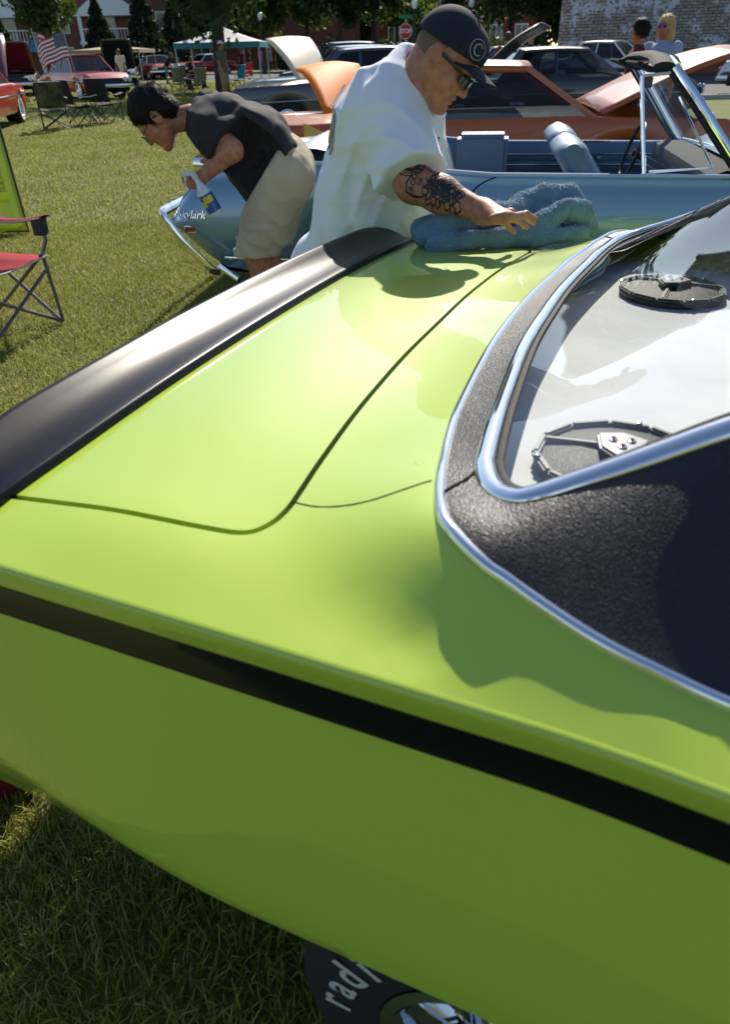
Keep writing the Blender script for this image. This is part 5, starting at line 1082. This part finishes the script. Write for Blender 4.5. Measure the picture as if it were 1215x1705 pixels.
# painted brick wall on the right
def brick_mat():
    m = D.materials.new('painted_brick'); m.use_nodes = True; n = m.node_tree.nodes; L = m.node_tree.links; b = n['Principled BSDF']; b.inputs['Roughness'].default_value = .9
    tc = n.new('ShaderNodeTexCoord'); sx = n.new('ShaderNodeSeparateXYZ'); L.new(tc.outputs['Object'], sx.inputs[0]); ad = n.new('ShaderNodeMath'); L.new(sx.outputs[0], ad.inputs[0]); L.new(sx.outputs[1], ad.inputs[1]); mp = n.new('ShaderNodeCombineXYZ'); L.new(ad.outputs[0], mp.inputs[0]); L.new(sx.outputs[2], mp.inputs[1])
    br = n.new('ShaderNodeTexBrick'); br.inputs['Scale'].default_value = 1.0; br.inputs['Brick Width'].default_value = .42; br.inputs['Row Height'].default_value = .13; br.inputs['Mortar Size'].default_value = .014; br.inputs['Color1'].default_value = (*srgb(176, 168, 158), 1); br.inputs['Color2'].default_value = (*srgb(146, 132, 122), 1); br.inputs['Mortar'].default_value = (*srgb(98, 90, 84), 1); L.new(mp.outputs[0], br.inputs[0])
    ns = n.new('ShaderNodeTexNoise'); ns.inputs['Scale'].default_value = .9; ns.inputs['Detail'].default_value = 8; ns.inputs['Roughness'].default_value = .72; L.new(tc.outputs['Object'], ns.inputs[0]); rp = n.new('ShaderNodeValToRGB'); rp.color_ramp.elements[0].position = .50; rp.color_ramp.elements[1].position = .58; L.new(ns.outputs[0], rp.inputs[0])
    n2 = n.new('ShaderNodeTexNoise'); n2.inputs['Scale'].default_value = 7; n2.inputs['Detail'].default_value = 6; L.new(mp.outputs[0], n2.inputs[0]); r2 = n.new('ShaderNodeValToRGB'); r2.color_ramp.elements[0].position = .56; r2.color_ramp.elements[1].position = .63; L.new(n2.outputs[0], r2.inputs[0])
    m1 = n.new('ShaderNodeMixRGB'); m1.inputs[2].default_value = (*srgb(206, 208, 214), 1); L.new(rp.outputs[0], m1.inputs[0]); L.new(br.outputs[0], m1.inputs[1])
    m2 = n.new('ShaderNodeMixRGB'); m2.inputs[2].default_value = (*srgb(112, 84, 74), 1); L.new(r2.outputs[0], m2.inputs[0]); L.new(m1.outputs[0], m2.inputs[1]); L.new(m2.outputs[0], b.inputs['Base Color'])
    bp = n.new('ShaderNodeBump'); bp.inputs['Distance'].default_value = .02; L.new(br.outputs['Fac'], bp.inputs['Height']); bp.invert = True; L.new(bp.outputs[0], b.inputs['Normal']); MATS['painted_brick'] = m
brick_mat(); q = J(927, 80, 44)
bw = thing('brick_building', 'old brick building side wall with peeling whitish paint', 'building', (q[0], q[1], 0), -.34); MB().box((17, 8, 4.4), (34, 16, 8.8)).build('wall', 'painted_brick', bw); MB().box((17, 8, 8.9), (34.4, 16.4, .3)).build('parapet', 'concrete', bw); MB().box((17, -.03, .55), (33.9, .08, 1.1)).build('plinth', 'siding', bw)
# lamps and signs
def lamp(label, px, py, Y):
    q = J(px, py, Y); t = thing('street_lamp', label, 'street lamp', (q[0], q[1], 0), 0, 'street lamps'); z = q[2]
    MB().lathe([(.14, 0), (.14, .25), (.075, .4), (.06, z - .35), (.05, z - .30), (.10, z - .26), (.10, z - .2)], 12).build('pole', 'post_black', t, smooth=True); MB().lathe([(.09, z - .2), (.17, z - .06), (.19, z + .08), (.15, z + .22), (.05, z + .28)], 14).build('globe', 'lamp_globe', t, smooth=True); MB().lathe([(.12, z + .24), (.05, z + .32), (.02, z + .42), (0, z + .46)], 12).build('finial', 'post_black', t, smooth=True)
lamp('street lamp with white globe right beside the stop sign', 690, 8, 52); lamp('street lamp with white globe above the cap of the man in white', 785, 6, 56); lamp('street lamp with pale globe near the canopy tent', 433, 28, 62); lamp('slim street lamp among the dark trees', 594, 18, 68); lamp('small distant street lamp behind the stop sign trees', 755, 12, 84)
q = J(675, 52, 50); st_ = thing('stop_sign', 'red octagonal stop sign on a metal post', 'traffic sign', (q[0], q[1], 0)); z = q[2]
MB().box((0, .04, (z + .75) / 2), (.06, .05, z + .75)).build('post', 'galv', st_); oc8 = lambda r, y: [(r * math.cos(a), y, z + r * math.sin(a)) for a in np.arange(8) * math.pi / 4 + math.pi / 8]
pl_ = MB().prism(oc8(.40, -.0), (0, .012, 0)).build('plate', 'sign_white', st_); MB().prism(oc8(.37, -.006), (0, .004, 0)).build('red_field', 'sign_red', pl_); tv, tf = text_mesh('STOP', .30, bold=.008); mesh('lettering', [(a, -.009, z + b) for a, b, c in tv], tf, 'sign_white', pl_, smooth=False)
MB().box((.0, 0, z + .70), (.72, .02, .17)).build('street_name_plate', 'sign_green', st_)
# canopy tents
mat('tent_blue', srgb(52, 132, 158), .7); mat('tent_grey', srgb(196, 200, 200), .7); mat('tent_tan', srgb(176, 160, 126), .8)
def tent(label, px0, px1, pyE, pyT, Y, m1, m2):
    a, b = J(px0, pyE, Y), J(px1, pyE, Y); w_ = b[0] - a[0]; ze_ = a[2]; zt_ = J((px0 + px1) / 2, pyT, Y)[2]; t = thing('canopy_tent', label, 'tent', ((a[0] + b[0]) / 2, Y + w_ / 2, 0)); h = w_ / 2
    rows = []
    for s in np.linspace(0, 1, 8): rows.append([(h * (1 - s) * math.cos(an) * (1 / max(abs(math.cos(an)), abs(math.sin(an)))), h * (1 - s) * math.sin(an) * (1 / max(abs(math.cos(an)), abs(math.sin(an)))), ze_ + (zt_ - ze_) * (s ** 1.25)) for an in np.linspace(0, 2 * math.pi, 33)])
    MB().grid(rows).build('roof', m1, t); v = MB()
    for (x0, y0, x1, y1) in ((-h, -h, h, -h), (h, -h, h, h), (h, h, -h, h), (-h, h, -h, -h)): v.grid([[(x0 + (x1 - x0) * u, y0 + (y1 - y0) * u, ze_ - k * .20) for k in (0, 1)] for u in np.linspace(0, 1, 12)])
    v.build('valance', m2, t)
    for sx in (-1, 1):
        for sy in (-1, 1): MB().box((sx * h * .97, sy * h * .97, ze_ / 2), (.05, .05, ze_)).build('pole', 'galv', t)
tent('canopy tent with grey roof and blue edge behind the tree trunk', 288, 432, 72, 42, 34, 'tent_grey', 'tent_blue'); tent('tan canopy tent behind the teal car', 118, 232, 84, 75, 52, 'tent_tan', 'tent_tan'); tent('small light blue canopy tent behind the flags', 32, 70, 80, 66, 48, 'tent_blue', 'tent_blue')
# flags
mat('flag_red', srgb(178, 34, 48), .8); mat('flag_white', (.78, .78, .78), .8); mat('flag_blue', srgb(30, 36, 88), .8)
def flag(label, px, py, Y, Lx, Hh, sgn, ph):
    q = J(px, py, Y); t = thing('flag', label, 'flag', (q[0], q[1], 0)); zt_ = q[2]; MB().tube([(.12, 0, .9), (0, 0, zt_ + .06)], .016, 8).build('pole', 'galv', t); MB().lathe([(0, .03), (.025, .015), (.02, 0)], 8, Matrix.Translation((0, 0, zt_ + .06))).build('finial', 'print_gold', t)
    def fp(u, v): return (sgn * Lx * u * .86 + .12 * v * .5, .07 * math.sin(u * 7 + ph) * u, zt_ - Hh * v - .32 * Lx * u * u + .05 * math.sin(u * 8 + 1 + ph) * u)
    for k in range(13): MB().grid([[fp(u, (k + j) / 13) for j in (0, 1)] for u in np.linspace(.4 if k < 7 else 0, 1, 14)]).build('stripe', 'flag_red' if k % 2 == 0 else 'flag_white', t)
    cn_ = MB().grid([[fp(u, v) for v in np.linspace(0, 7 / 13, 7)] for u in np.linspace(0, .4, 8)]).build('canton', 'flag_blue', t); sm = MB()
    for r in range(9):
        for c in range(6 if r % 2 == 0 else 5):
            u0, v0 = (.033 + .067 * c + (.033 if r % 2 else 0)), (r + .7) / 9 * 7 / 13 * .98; p0 = Vector(fp(u0, v0))
            for dy in (-.012, .012): st5 = [p0 + Vector(((.020 if i % 2 == 0 else .008) * math.sin(i * math.pi / 5), dy, (.020 if i % 2 == 0 else .008) * math.cos(i * math.pi / 5))) for i in range(10)]; sm.add(st5, [tuple(range(10))])
    o = sm.build('stars', 'flag_white', cn_); o['kind'] = 'stuff'
flag('large American flag flying beside the red car', 106, 54, 29, 1.15, .72, -1, 0); flag('smaller American flag hanging left of the larger one', 53, 52, 31, .55, 1.0, 1, 2)
# cool box on the grass behind the green car
mat('dark_red_plastic', srgb(104, 14, 22), .4); q = P(-22, 1252, .12); cb = thing('cool_box', 'dark red box on the grass beside the lower rear of the green car', 'cool box', (q[0], q[1], 0), .5); MB().box((0, 0, .09), (.16, .12, .16)).build('tub', 'dark_red_plastic', cb, bevel=.02); MB().box((0, 0, .185), (.17, .13, .03)).build('lid', 'dark_red_plastic', cb, bevel=.01)
# ------------------------------------------------------------------ people in the background
for nm, c in (('c_cream', (214, 206, 178)), ('c_navy', (22, 26, 40)), ('c_red', (150, 30, 44)), ('c_maroon', (98, 16, 34)), ('c_olive', (84, 88, 72)), ('c_pink', (206, 116, 132)), ('c_black', (22, 22, 24)), ('c_white', (208, 212, 218)), ('c_paleblue', (146, 164, 190)), ('c_jeans', (58, 76, 108)), ('c_khaki', (150, 136, 108)), ('c_grey', (110, 112, 116))): mat(nm, srgb(*c), .9)
mat('hair_blond', srgb(206, 176, 120), .6, bump=(40, .02)); mat('hair_brown', srgb(62, 42, 30), .6); mat('mirror_lens', srgb(90, 70, 170), .1, .8)
def bg_person(label, px, py, Y=None, h=None, face=0.0, shirt='c_navy', legs='c_jeans', hair='hair_brown', pose='stand', hat=None, shorts=False, arms=0, bend=0.0, res=.016, group='people in the background', zf=0.0):
    """px,py: feet on the ground (or head top if Y is given); h: height; face: heading"""
    if Y is None: base = P(px, py, 0)
    else: tq = J(px, py, Y); base = np.array([tq[0], tq[1], 0]); h = h or tq[2]
    base = np.array([base[0], base[1], 0]); t = thing('person', label, 'person', base, face, group); S = h / 1.75; v = lambda *a: np.array(a, float) * S
    sit = pose == 'sit'; hz = .46 if sit else .93; sp = .0
    if sit: S = 1.0; v = lambda *a: np.array(a, float)
    hip = v(0, 0, hz); ch = hip + v(.10 + bend * .35, 0, .40 - bend * .18) if not sit else hip + v(-.10, 0, .42); nk = ch + v(.02 + bend * .15, 0, .15 - bend * .05); hd_ = nk + v(.03 + bend * .10, 0, .14 - bend * .06)
    if pose == 'stand' and not bend: ch, nk, hd_ = hip + v(0, 0, .38), hip + v(0, 0, .55), hip + v(.02, 0, .70)
    sh = [ch + v(0, s * .19, .09) for s in (-1, 1)]; el = [sh[i] + v(.03 + .05 * arms, (-1, 1)[i] * .05, -.27) for i in (0, 1)]; wr = [el[i] + (v(.20, -(-1, 1)[i] * .06, .06) if arms or sit else v(.06, 0, -.24)) for i in (0, 1)]
    hp_ = [hip + v(0, s * .09, -.02) for s in (-1, 1)]
    kn = [(hip + v(.40, s * .12, .02)) if sit else v(.03 + .06 * s * (pose == 'walk'), s * .10, .49) for s in (-1, 1)]; ft = [(v(.48, s * .12, .07)) if sit else v(-.02 + .16 * s * (pose == 'walk'), s * .11, .07) for s in (-1, 1)]
    M_ = np.eye(3)
    def skin(p):
        d = ell(p, hd_, np.array([.098, .078, .118]) * S); d = smin(d, ell(p, hd_ + v(.05, 0, -.05), np.array([.05, .055, .06]) * S), .03); d = smin(d, ell(p, hd_ + v(.10, 0, -.01), np.array([.018, .014, .022]) * S), .01); d = smin(d, cone(p, hd_ + v(-.02, 0, -.06), nk, .055 * S, .06 * S), .03)
        for i in (0, 1): d = np.minimum(d, uni(.03, cone(p, sh[i], el[i], .055 * S, .043 * S), cone(p, el[i], wr[i], .043 * S, .03 * S), cone(p, wr[i], wr[i] + v(.03, 0, -.09) * (1 if not arms else .5), .036 * S, .022 * S)))
        for i in (0, 1): d = np.minimum(d, cone(p, kn[i], ft[i], .055 * S, .04 * S))
        return d
    lo, hi = bbox([hd_, *wr, *ft, *kn, hip - v(.1, 0, 0)], .22); sdf_obj('body', skin, lo, hi, res, 'skin', t)
    def top(p):
        d = uni(.06, cone(p, hip + v(0, -.05, -.04), ch + v(0, -.08, 0), .135 * S, .135 * S), cone(p, hip + v(0, .05, -.04), ch + v(0, .08, 0), .135 * S, .135 * S), cone(p, ch, nk + v(0, 0, -.03), .12 * S, .07 * S))
        for i in (0, 1): d = smin(d, cone(p, sh[i], sh[i] * .35 + el[i] * .65, .078 * S, .072 * S), .04)
        return d - .006 * folds(p, 14)
    sdf_obj('shirt', top, *bbox([hip, ch, nk, *sh, *el], .2), res, shirt, t)
    def low(p):
        d = None
        for i in (0, 1):
            e = uni(.04, cone(p, hp_[i], kn[i], .108 * S, .078 * S), cone(p, kn[i], (kn[i] * .8 + ft[i] * .2) if shorts else ft[i], .078 * S, .06 * S)); d = e if d is None else smin(d, e, .03)
        return smin(d, ell(p, hip, np.array([.13, .17, .12]) * S), .05)
    sdf_obj('trousers', low, *bbox([hip, *kn, *ft], .17), res, legs, t)
    for f_ in ft: MB().box(tuple(f_ + v(.05, 0, -.03)), (.25 * S, .09 * S, .08 * S)).build('shoe', 'shoe', t, bevel=.02)
    def hr(p):
        d = ell(p, hd_ + v(-.012, 0, .025), np.array([.108, .092, .115]) * S)
        if hair == 'hair_blond': d = smin(d, ell(p, hd_ + v(-.05, 0, -.07), np.array([.07, .105, .12]) * S), .05) - .006 * folds(p, 20)
        return smax(d, -ell(p, hd_ + v(.11, 0, -.06), np.array([.09, .085, .125]) * S), .01)
    ho_ = sdf_obj('hair', hr, *bbox([hd_], .26), res * .75, hair, t)
    if res < .014: hair_tufts('hair_strands', ho_, hair, ho_, 1500, .05, .003, 3, (-.3, 0, -.8))
    if hat:
        sdf_obj('cap', lambda p: np.maximum(smin(ell(p, hd_ + v(-.005, 0, .04), np.array([.118, .102, .105]) * S), ell(p, hd_ + v(.13, 0, .055), np.array([.09, .075, .012]) * S), .02), -(p[:, 2] - hd_[2] - .04 * S)), *bbox([hd_, hd_ + v(.15, 0, 0)], .16), res * .75, hat, t)
    return t
bg_person('man in cream polo shirt and jeans walking across the lawn', 212, 153, h=1.66, face=-2.0, shirt='c_cream', legs='c_jeans', hair='hair_brown', pose='walk')
bg_person('man in olive jacket, pale cap and khaki shorts standing by the tree trunk', 376, 163, h=1.76, face=-.4, shirt='c_olive', legs='c_khaki', hat='c_white', shorts=True)
bg_person('person in dark clothes bending forward behind the seated people', 280, 140, h=1.6, face=.3, shirt='c_black', legs='c_grey', bend=.5)
bg_person('person in white striped shirt and dark cap sitting on a chair', 303, 150, h=1.7, face=-.3, shirt='c_white', legs='c_navy', hat='c_navy', pose='sit')
bg_person('long-haired person in black sitting beside the striped shirt', 326, 147, h=1.7, face=-.3, shirt='c_black', legs='c_navy', pose='sit')
for i, (px, py, s_, l_, lb) in enumerate(((418, 126, 'c_black', 'c_black', 'person all in black standing under the tent edge'), (437, 122, 'c_pink', 'c_grey', 'person in pink top standing near the lamp'), (449, 118, 'c_grey', 'c_navy', 'person in grey shirt in the far group'), (461, 117, 'c_navy', 'c_khaki', 'person in navy shirt and khaki trousers in the far group'), (472, 116, 'c_white', 'c_jeans', 'person in white shirt at the end of the far group'), (404, 124, 'c_maroon', 'c_black', 'person in maroon shirt beside the tree trunk'))): bg_person(lb, px, py, h=1.7, face=i * 1.1, shirt=s_, legs=l_, res=.024)
for i, (px, py, s_, lb) in enumerate(((650, 71, 'c_black', 'person in black at the left of the group behind the stop sign'), (662, 72, 'c_grey', 'person in grey in the group behind the stop sign'), (676, 68, 'c_white', 'person in white in the group behind the stop sign'), (690, 73, 'c_navy', 'person in navy in the group behind the stop sign'), (641, 73, 'c_olive', 'person in olive in the group behind the stop sign'))): bg_person(lb, px, py, Y=33 + i, face=i, shirt=s_, res=.024)
bg_person('man in dark navy shirt seen from behind near the raised black bonnet', 885, 50, Y=18, face=1.6, shirt='c_navy', legs='c_navy')
bg_person('person in red shirt beside the raised black bonnet', 846, 54, Y=20, face=1.2, shirt='c_red', legs='c_jeans')
bg_person('dark-haired man in maroon T-shirt standing by the raised orange bonnet', 1070, 33, Y=10.3, face=2.9, shirt='c_maroon', legs='c_navy', hair='hair_dark', res=.013)
wo = bg_person('blonde woman in pale blue shirt with mirrored sunglasses', 1112, 26, Y=10.6, face=-2.4, shirt='c_paleblue', legs='c_jeans', hair='hair_blond', res=.013)
for s_ in (-1, 1):
    hzz = float(J(1112, 26, 10.6)[2]); S = hzz / 1.75; MB().lathe([(0, .008), (.022, .005), (.026, 0)], 12, Matrix.Translation((.118 * S, s_ * .033 * S, (.93 + .70 + .012) * S)) @ Matrix.Rotation(math.pi / 2, 4, 'Y')).build('sunglass_lens', 'mirror_lens', wo, smooth=True)

# ------------------------------------------------------------------ camping chairs
mat('fabric_red', srgb(160, 24, 44), .85, var=(20, .15), bump=(200, .001)); mat('fabric_trim', (.6, .6, .62), .8); mat('tube_grey', (.16, .16, .18), .4, .6); mat('tube_black', (.02, .02, .022), .5); mat('fabric_camo', srgb(96, 92, 66), .9, var=(7, 0, srgb(36, 38, 26))); mat('fabric_black', (.02, .02, .022), .9); mat('mesh_net', (.05, .05, .055), .9); mat('fabric_plaid', srgb(166, 140, 96), .9, var=(14, 0, srgb(88, 104, 84))); mat('fabric_blue', srgb(40, 120, 170), .9); mat('fabric_brightred', srgb(206, 30, 26), .8)
def camp_chair(label, loc, rz, fab, tube='tube_black', W=.56, group='folding camping chairs', back=True, trim='fabric_trim', cup=False):
    """seat 0.42 high, x forward"""
    t = thing('camping_chair', label, 'chair', loc, rz, group); h = W / 2; r = .011
    for s_ in (-1, 1):
        MB().tube([(.26, s_ * h, .02), (-.22, s_ * h * .98, .42)], r, 8).build('leg', tube, t); MB().tube([(-.28, s_ * h, .02), (.24, s_ * h * .98, .42)], r, 8).build('leg', tube, t)
        MB().tube([(-.22, s_ * h * 1.0, .40), (-.28, s_ * h * 1.02, .64), (-.34, s_ * h * 1.0, .93)], r, 8).build('back_post', tube, t); MB().tube([(.27, s_ * h * 1.0, .02), (.24, s_ * h, .42), (.27, s_ * h * 1.08, .50), (.25, s_ * h * 1.10, .63)], r, 8).build('arm_post', tube, t)
        arm = MB().grid([[(x, s_ * h * (1.10 + .16 * q), .64 - .035 * math.sin(math.pi * (x + .28) / .58) - .012 * q * q) for q in np.linspace(-1, 1, 5)] for x in np.linspace(-.28, .30, 9)]).build('armrest', fab, t, smooth=True); arm.modifiers.new('t', 'SOLIDIFY').thickness = .006
        for q in (-1, 1): MB().tube([(x, s_ * h * (1.10 + .16 * q), .642 - .035 * math.sin(math.pi * (x + .28) / .58) - .012) for x in np.linspace(-.28, .30, 7)], .005, 5).build('piping', trim, arm)
    for a, b in (((.26, -h, .02), (-.28 + .54, h, .35)), ((.26, h, .02), (.26, -h, .35)), ((-.28, -h, .02), (-.26, h, .36)), ((-.28, h, .02), (-.26, -h, .36))): MB().tube([a, b], r * .9, 8).build('cross_brace', tube, t)
    se = MB().grid([[(x, y, .42 - .07 * math.cos(y / h * 1.45) * math.cos(x / .27 * 1.2)) for y in np.linspace(-h, h, 9)] for x in np.linspace(-.25, .27, 9)]).build('seat', fab, t, smooth=True); se.modifiers.new('t', 'SOLIDIFY').thickness = .006
    MB().tube([(.27, y, .42 - .07 * math.cos(y / h * 1.45) * .362) for y in np.linspace(-h, h, 9)], .006, 5).build('piping', trim, se)
    bk = MB().grid([[(-.24 - .10 * (z - .42) / .5 - .07 * math.cos(y / h * 1.4), y, z) for y in np.linspace(-h, h, 9)] for z in np.linspace(.45, .95, 8)]).build('backrest', fab, t, smooth=True); bk.modifiers.new('t', 'SOLIDIFY').thickness = .006
    MB().tube([(-.34 - .07 * math.cos(y / h * 1.4), y, .955) for y in np.linspace(-h, h, 9)], .006, 5).build('piping', trim, bk)
    if cup:
        for s_ in (-1, 1): cu = MB().tube([(.24 + .042 * math.cos(a), s_ * h * 1.12 + .042 * math.sin(a), .53) for a in np.linspace(0, 6.28, 16)[:-1]], .004, 5, closed=True).build('cup_ring', 'tube_black', t); MB().lathe([(.042, .53), (.044, .57), (.046, .62)], 16, Matrix.Translation((.24, s_ * h * 1.12, 0))).build('cup_net', 'mesh_net', cu)
    return t
q = P(30, 560); camp_chair('dark red camping chair with grey frame and cup holder on the lawn', (-2.21, 4.22, 0), math.radians(-22), 'fabric_red', 'tube_grey', W=.60, cup=True)
for px, py, rz, f_, lb in ((96, 216, 1.9, 'fabric_camo', 'camouflage camping chair beside the bright red car'), (142, 208, .7, 'fabric_black', 'black camping chair in the middle of the group of three'), (182, 203, 1.3, 'fabric_black', 'black camping chair seen from its side, at the end of the group'), (300, 158, 2.0, 'fabric_plaid', 'plaid camping chair behind the bending man'), (330, 160, 2.4, 'fabric_plaid', 'plaid folding lawn chair with light blue arm'), (410, 140, -2.4, 'fabric_brightred', 'bright red folding chair near the grey sedan'), (396, 150, 2.7, 'fabric_blue', 'blue folding chair beside the tree trunk'), (318, 150, -.4, 'fabric_black', 'black folding chair under the seated people')):
    q = P(px, py); camp_chair(lb, (q[0], q[1], 0), rz, f_)
# ------------------------------------------------------------------ lawn grass
def grass_mat(name, c1, c2, c3):
    m = D.materials.new(name); m.use_nodes = True; n = m.node_tree.nodes; L = m.node_tree.links; b = n['Principled BSDF']; b.inputs['Roughness'].default_value = .55
    g_ = n.new('ShaderNodeNewGeometry'); tc = n.new('ShaderNodeTexCoord'); ns = n.new('ShaderNodeTexNoise'); ns.inputs['Scale'].default_value = 1.1; ns.inputs['Detail'].default_value = 4; L.new(tc.outputs['Object'], ns.inputs[0])
    mx = n.new('ShaderNodeMath'); mx.operation = 'MULTIPLY_ADD'; mx.inputs[1].default_value = .52; L.new(g_.outputs['Random Per Island'], mx.inputs[0]); ml = n.new('ShaderNodeMath'); ml.operation = 'MULTIPLY'; ml.inputs[1].default_value = .80; L.new(ns.outputs[0], ml.inputs[0]); L.new(ml.outputs[0], mx.inputs[2])
    r = n.new('ShaderNodeValToRGB'); e = r.color_ramp.elements; e[0].position = .1; e[0].color = (*c1, 1); e[1].position = .92; e[1].color = (*c3, 1); k = e.new(.6); k.color = (*c2, 1); L.new(mx.outputs[0], r.inputs[0]); L.new(r.outputs[0], b.inputs['Base Color'])
    t = n.new('ShaderNodeBsdfTranslucent'); L.new(r.outputs[0], t.inputs[0]); s = n.new('ShaderNodeMixShader'); s.inputs[0].default_value = .38; L.new(b.outputs[0], s.inputs[1]); L.new(t.outputs[0], s.inputs[2]); L.new(s.outputs[0], n['Material Output'].inputs[0]); MATS[name] = m
grass_mat('grass', (.11, .165, .010), (.26, .29, .020), (.52, .46, .14))
def blades(name, xy, ln, wd, lean, seed):
    g = np.random.default_rng(seed); n = len(xy); a = g.uniform(0, 6.283, n); d = np.stack([np.cos(a), np.sin(a), np.zeros(n)], 1); sd_ = np.stack([-np.sin(a), np.cos(a), np.zeros(n)], 1)
    L_ = ln * g.uniform(.45, 1.25, (n, 1)); W_ = wd * g.uniform(.6, 1.3, (n, 1)); k = lean * g.uniform(.2, 1.3, (n, 1)); b = np.concatenate([xy, np.zeros((n, 1))], 1); up = np.array([0, 0, 1.])
    m1 = b + up * L_ * .55 * np.cos(k * .5) + d * L_ * .55 * np.sin(k * .5); t = m1 + up * L_ * .5 * np.cos(k * 1.2) + d * L_ * .5 * np.sin(k * 1.2); t[:, 2] = np.maximum(t[:, 2], .004)
    v = np.stack([b - sd_ * W_ / 2, b + sd_ * W_ / 2, m1 + sd_ * W_ * .42, m1 - sd_ * W_ * .42, t], 1).reshape(-1, 3); i0 = np.arange(n) * 5; li = np.stack([i0, i0 + 1, i0 + 2, i0 + 3, i0 + 3, i0 + 2, i0 + 4], 1).ravel()
    ls = np.stack([np.arange(n) * 7, np.arange(n) * 7 + 4], 1).ravel(); me = D.meshes.new(name); me.vertices.add(5 * n); me.vertices.foreach_set('co', v.ravel()); me.loops.add(7 * n); me.loops.foreach_set('vertex_index', li); me.polygons.add(2 * n); me.polygons.foreach_set('loop_start', ls); me.update(calc_edges=True); me.shade_smooth()
    me.materials.append(MATS['grass']); o = link(D.objects.new(name, me)); tag(o, 'short mown green lawn grass with straw-coloured blades', 'grass', kind='stuff'); return o
def scatter(x0, x1, y0, y1, dn, seed, keep=None):
    g = np.random.default_rng(seed); n = int((x1 - x0) * (y1 - y0) * dn); p = np.stack([g.uniform(x0, x1, n), g.uniform(y0, y1, n)], 1)
    if keep is not None: p = p[keep(p)]
    return p
def vis(x0, x1, y0=0, y1=1705, pad=60):
    def k(p):
        q = np.concatenate([p, np.zeros((len(p), 1))], 1) - CAM0; zc = q @ FW; sx = 607.5 + F_PX * (q @ CR) / np.maximum(zc, .05); sy = 852.5 - F_PX * (q @ CU) / np.maximum(zc, .05); return (zc > .05) & (sx > x0 - pad) & (sx < x1 + pad) & (sy > y0 - pad) & (sy < y1 + pad)
    return k
car_in = lambda p: ~((np.abs((p - G0) @ _b) < .72) & (((p - G0) @ _a) > -.9))
blades('lawn_grass', scatter(-1.7, .6, -.1, 1.6, 16000, 1, lambda p: vis(-200, 900)(p) & car_in(p)), .055, .0032, 1.0, 1)
blades('lawn_grass', scatter(-4.6, 2.5, 1.6, 7.5, 6500, 2, lambda p: vis(-60, 760, 60, 760)(p) & car_in(p)), .042, .0040, 1.1, 2)
blades('lawn_grass', scatter(-9.5, 1.5, 7.5, 18, 1500, 3, vis(-40, 700, 60, 500)), .042, .0075, 1.1, 3)
blades('lawn_grass', scatter(-22, 4, 18, 48, 260, 4, vis(-40, 660, 60, 400)), .045, .016, 1.1, 4)
mg = D.materials['soil']
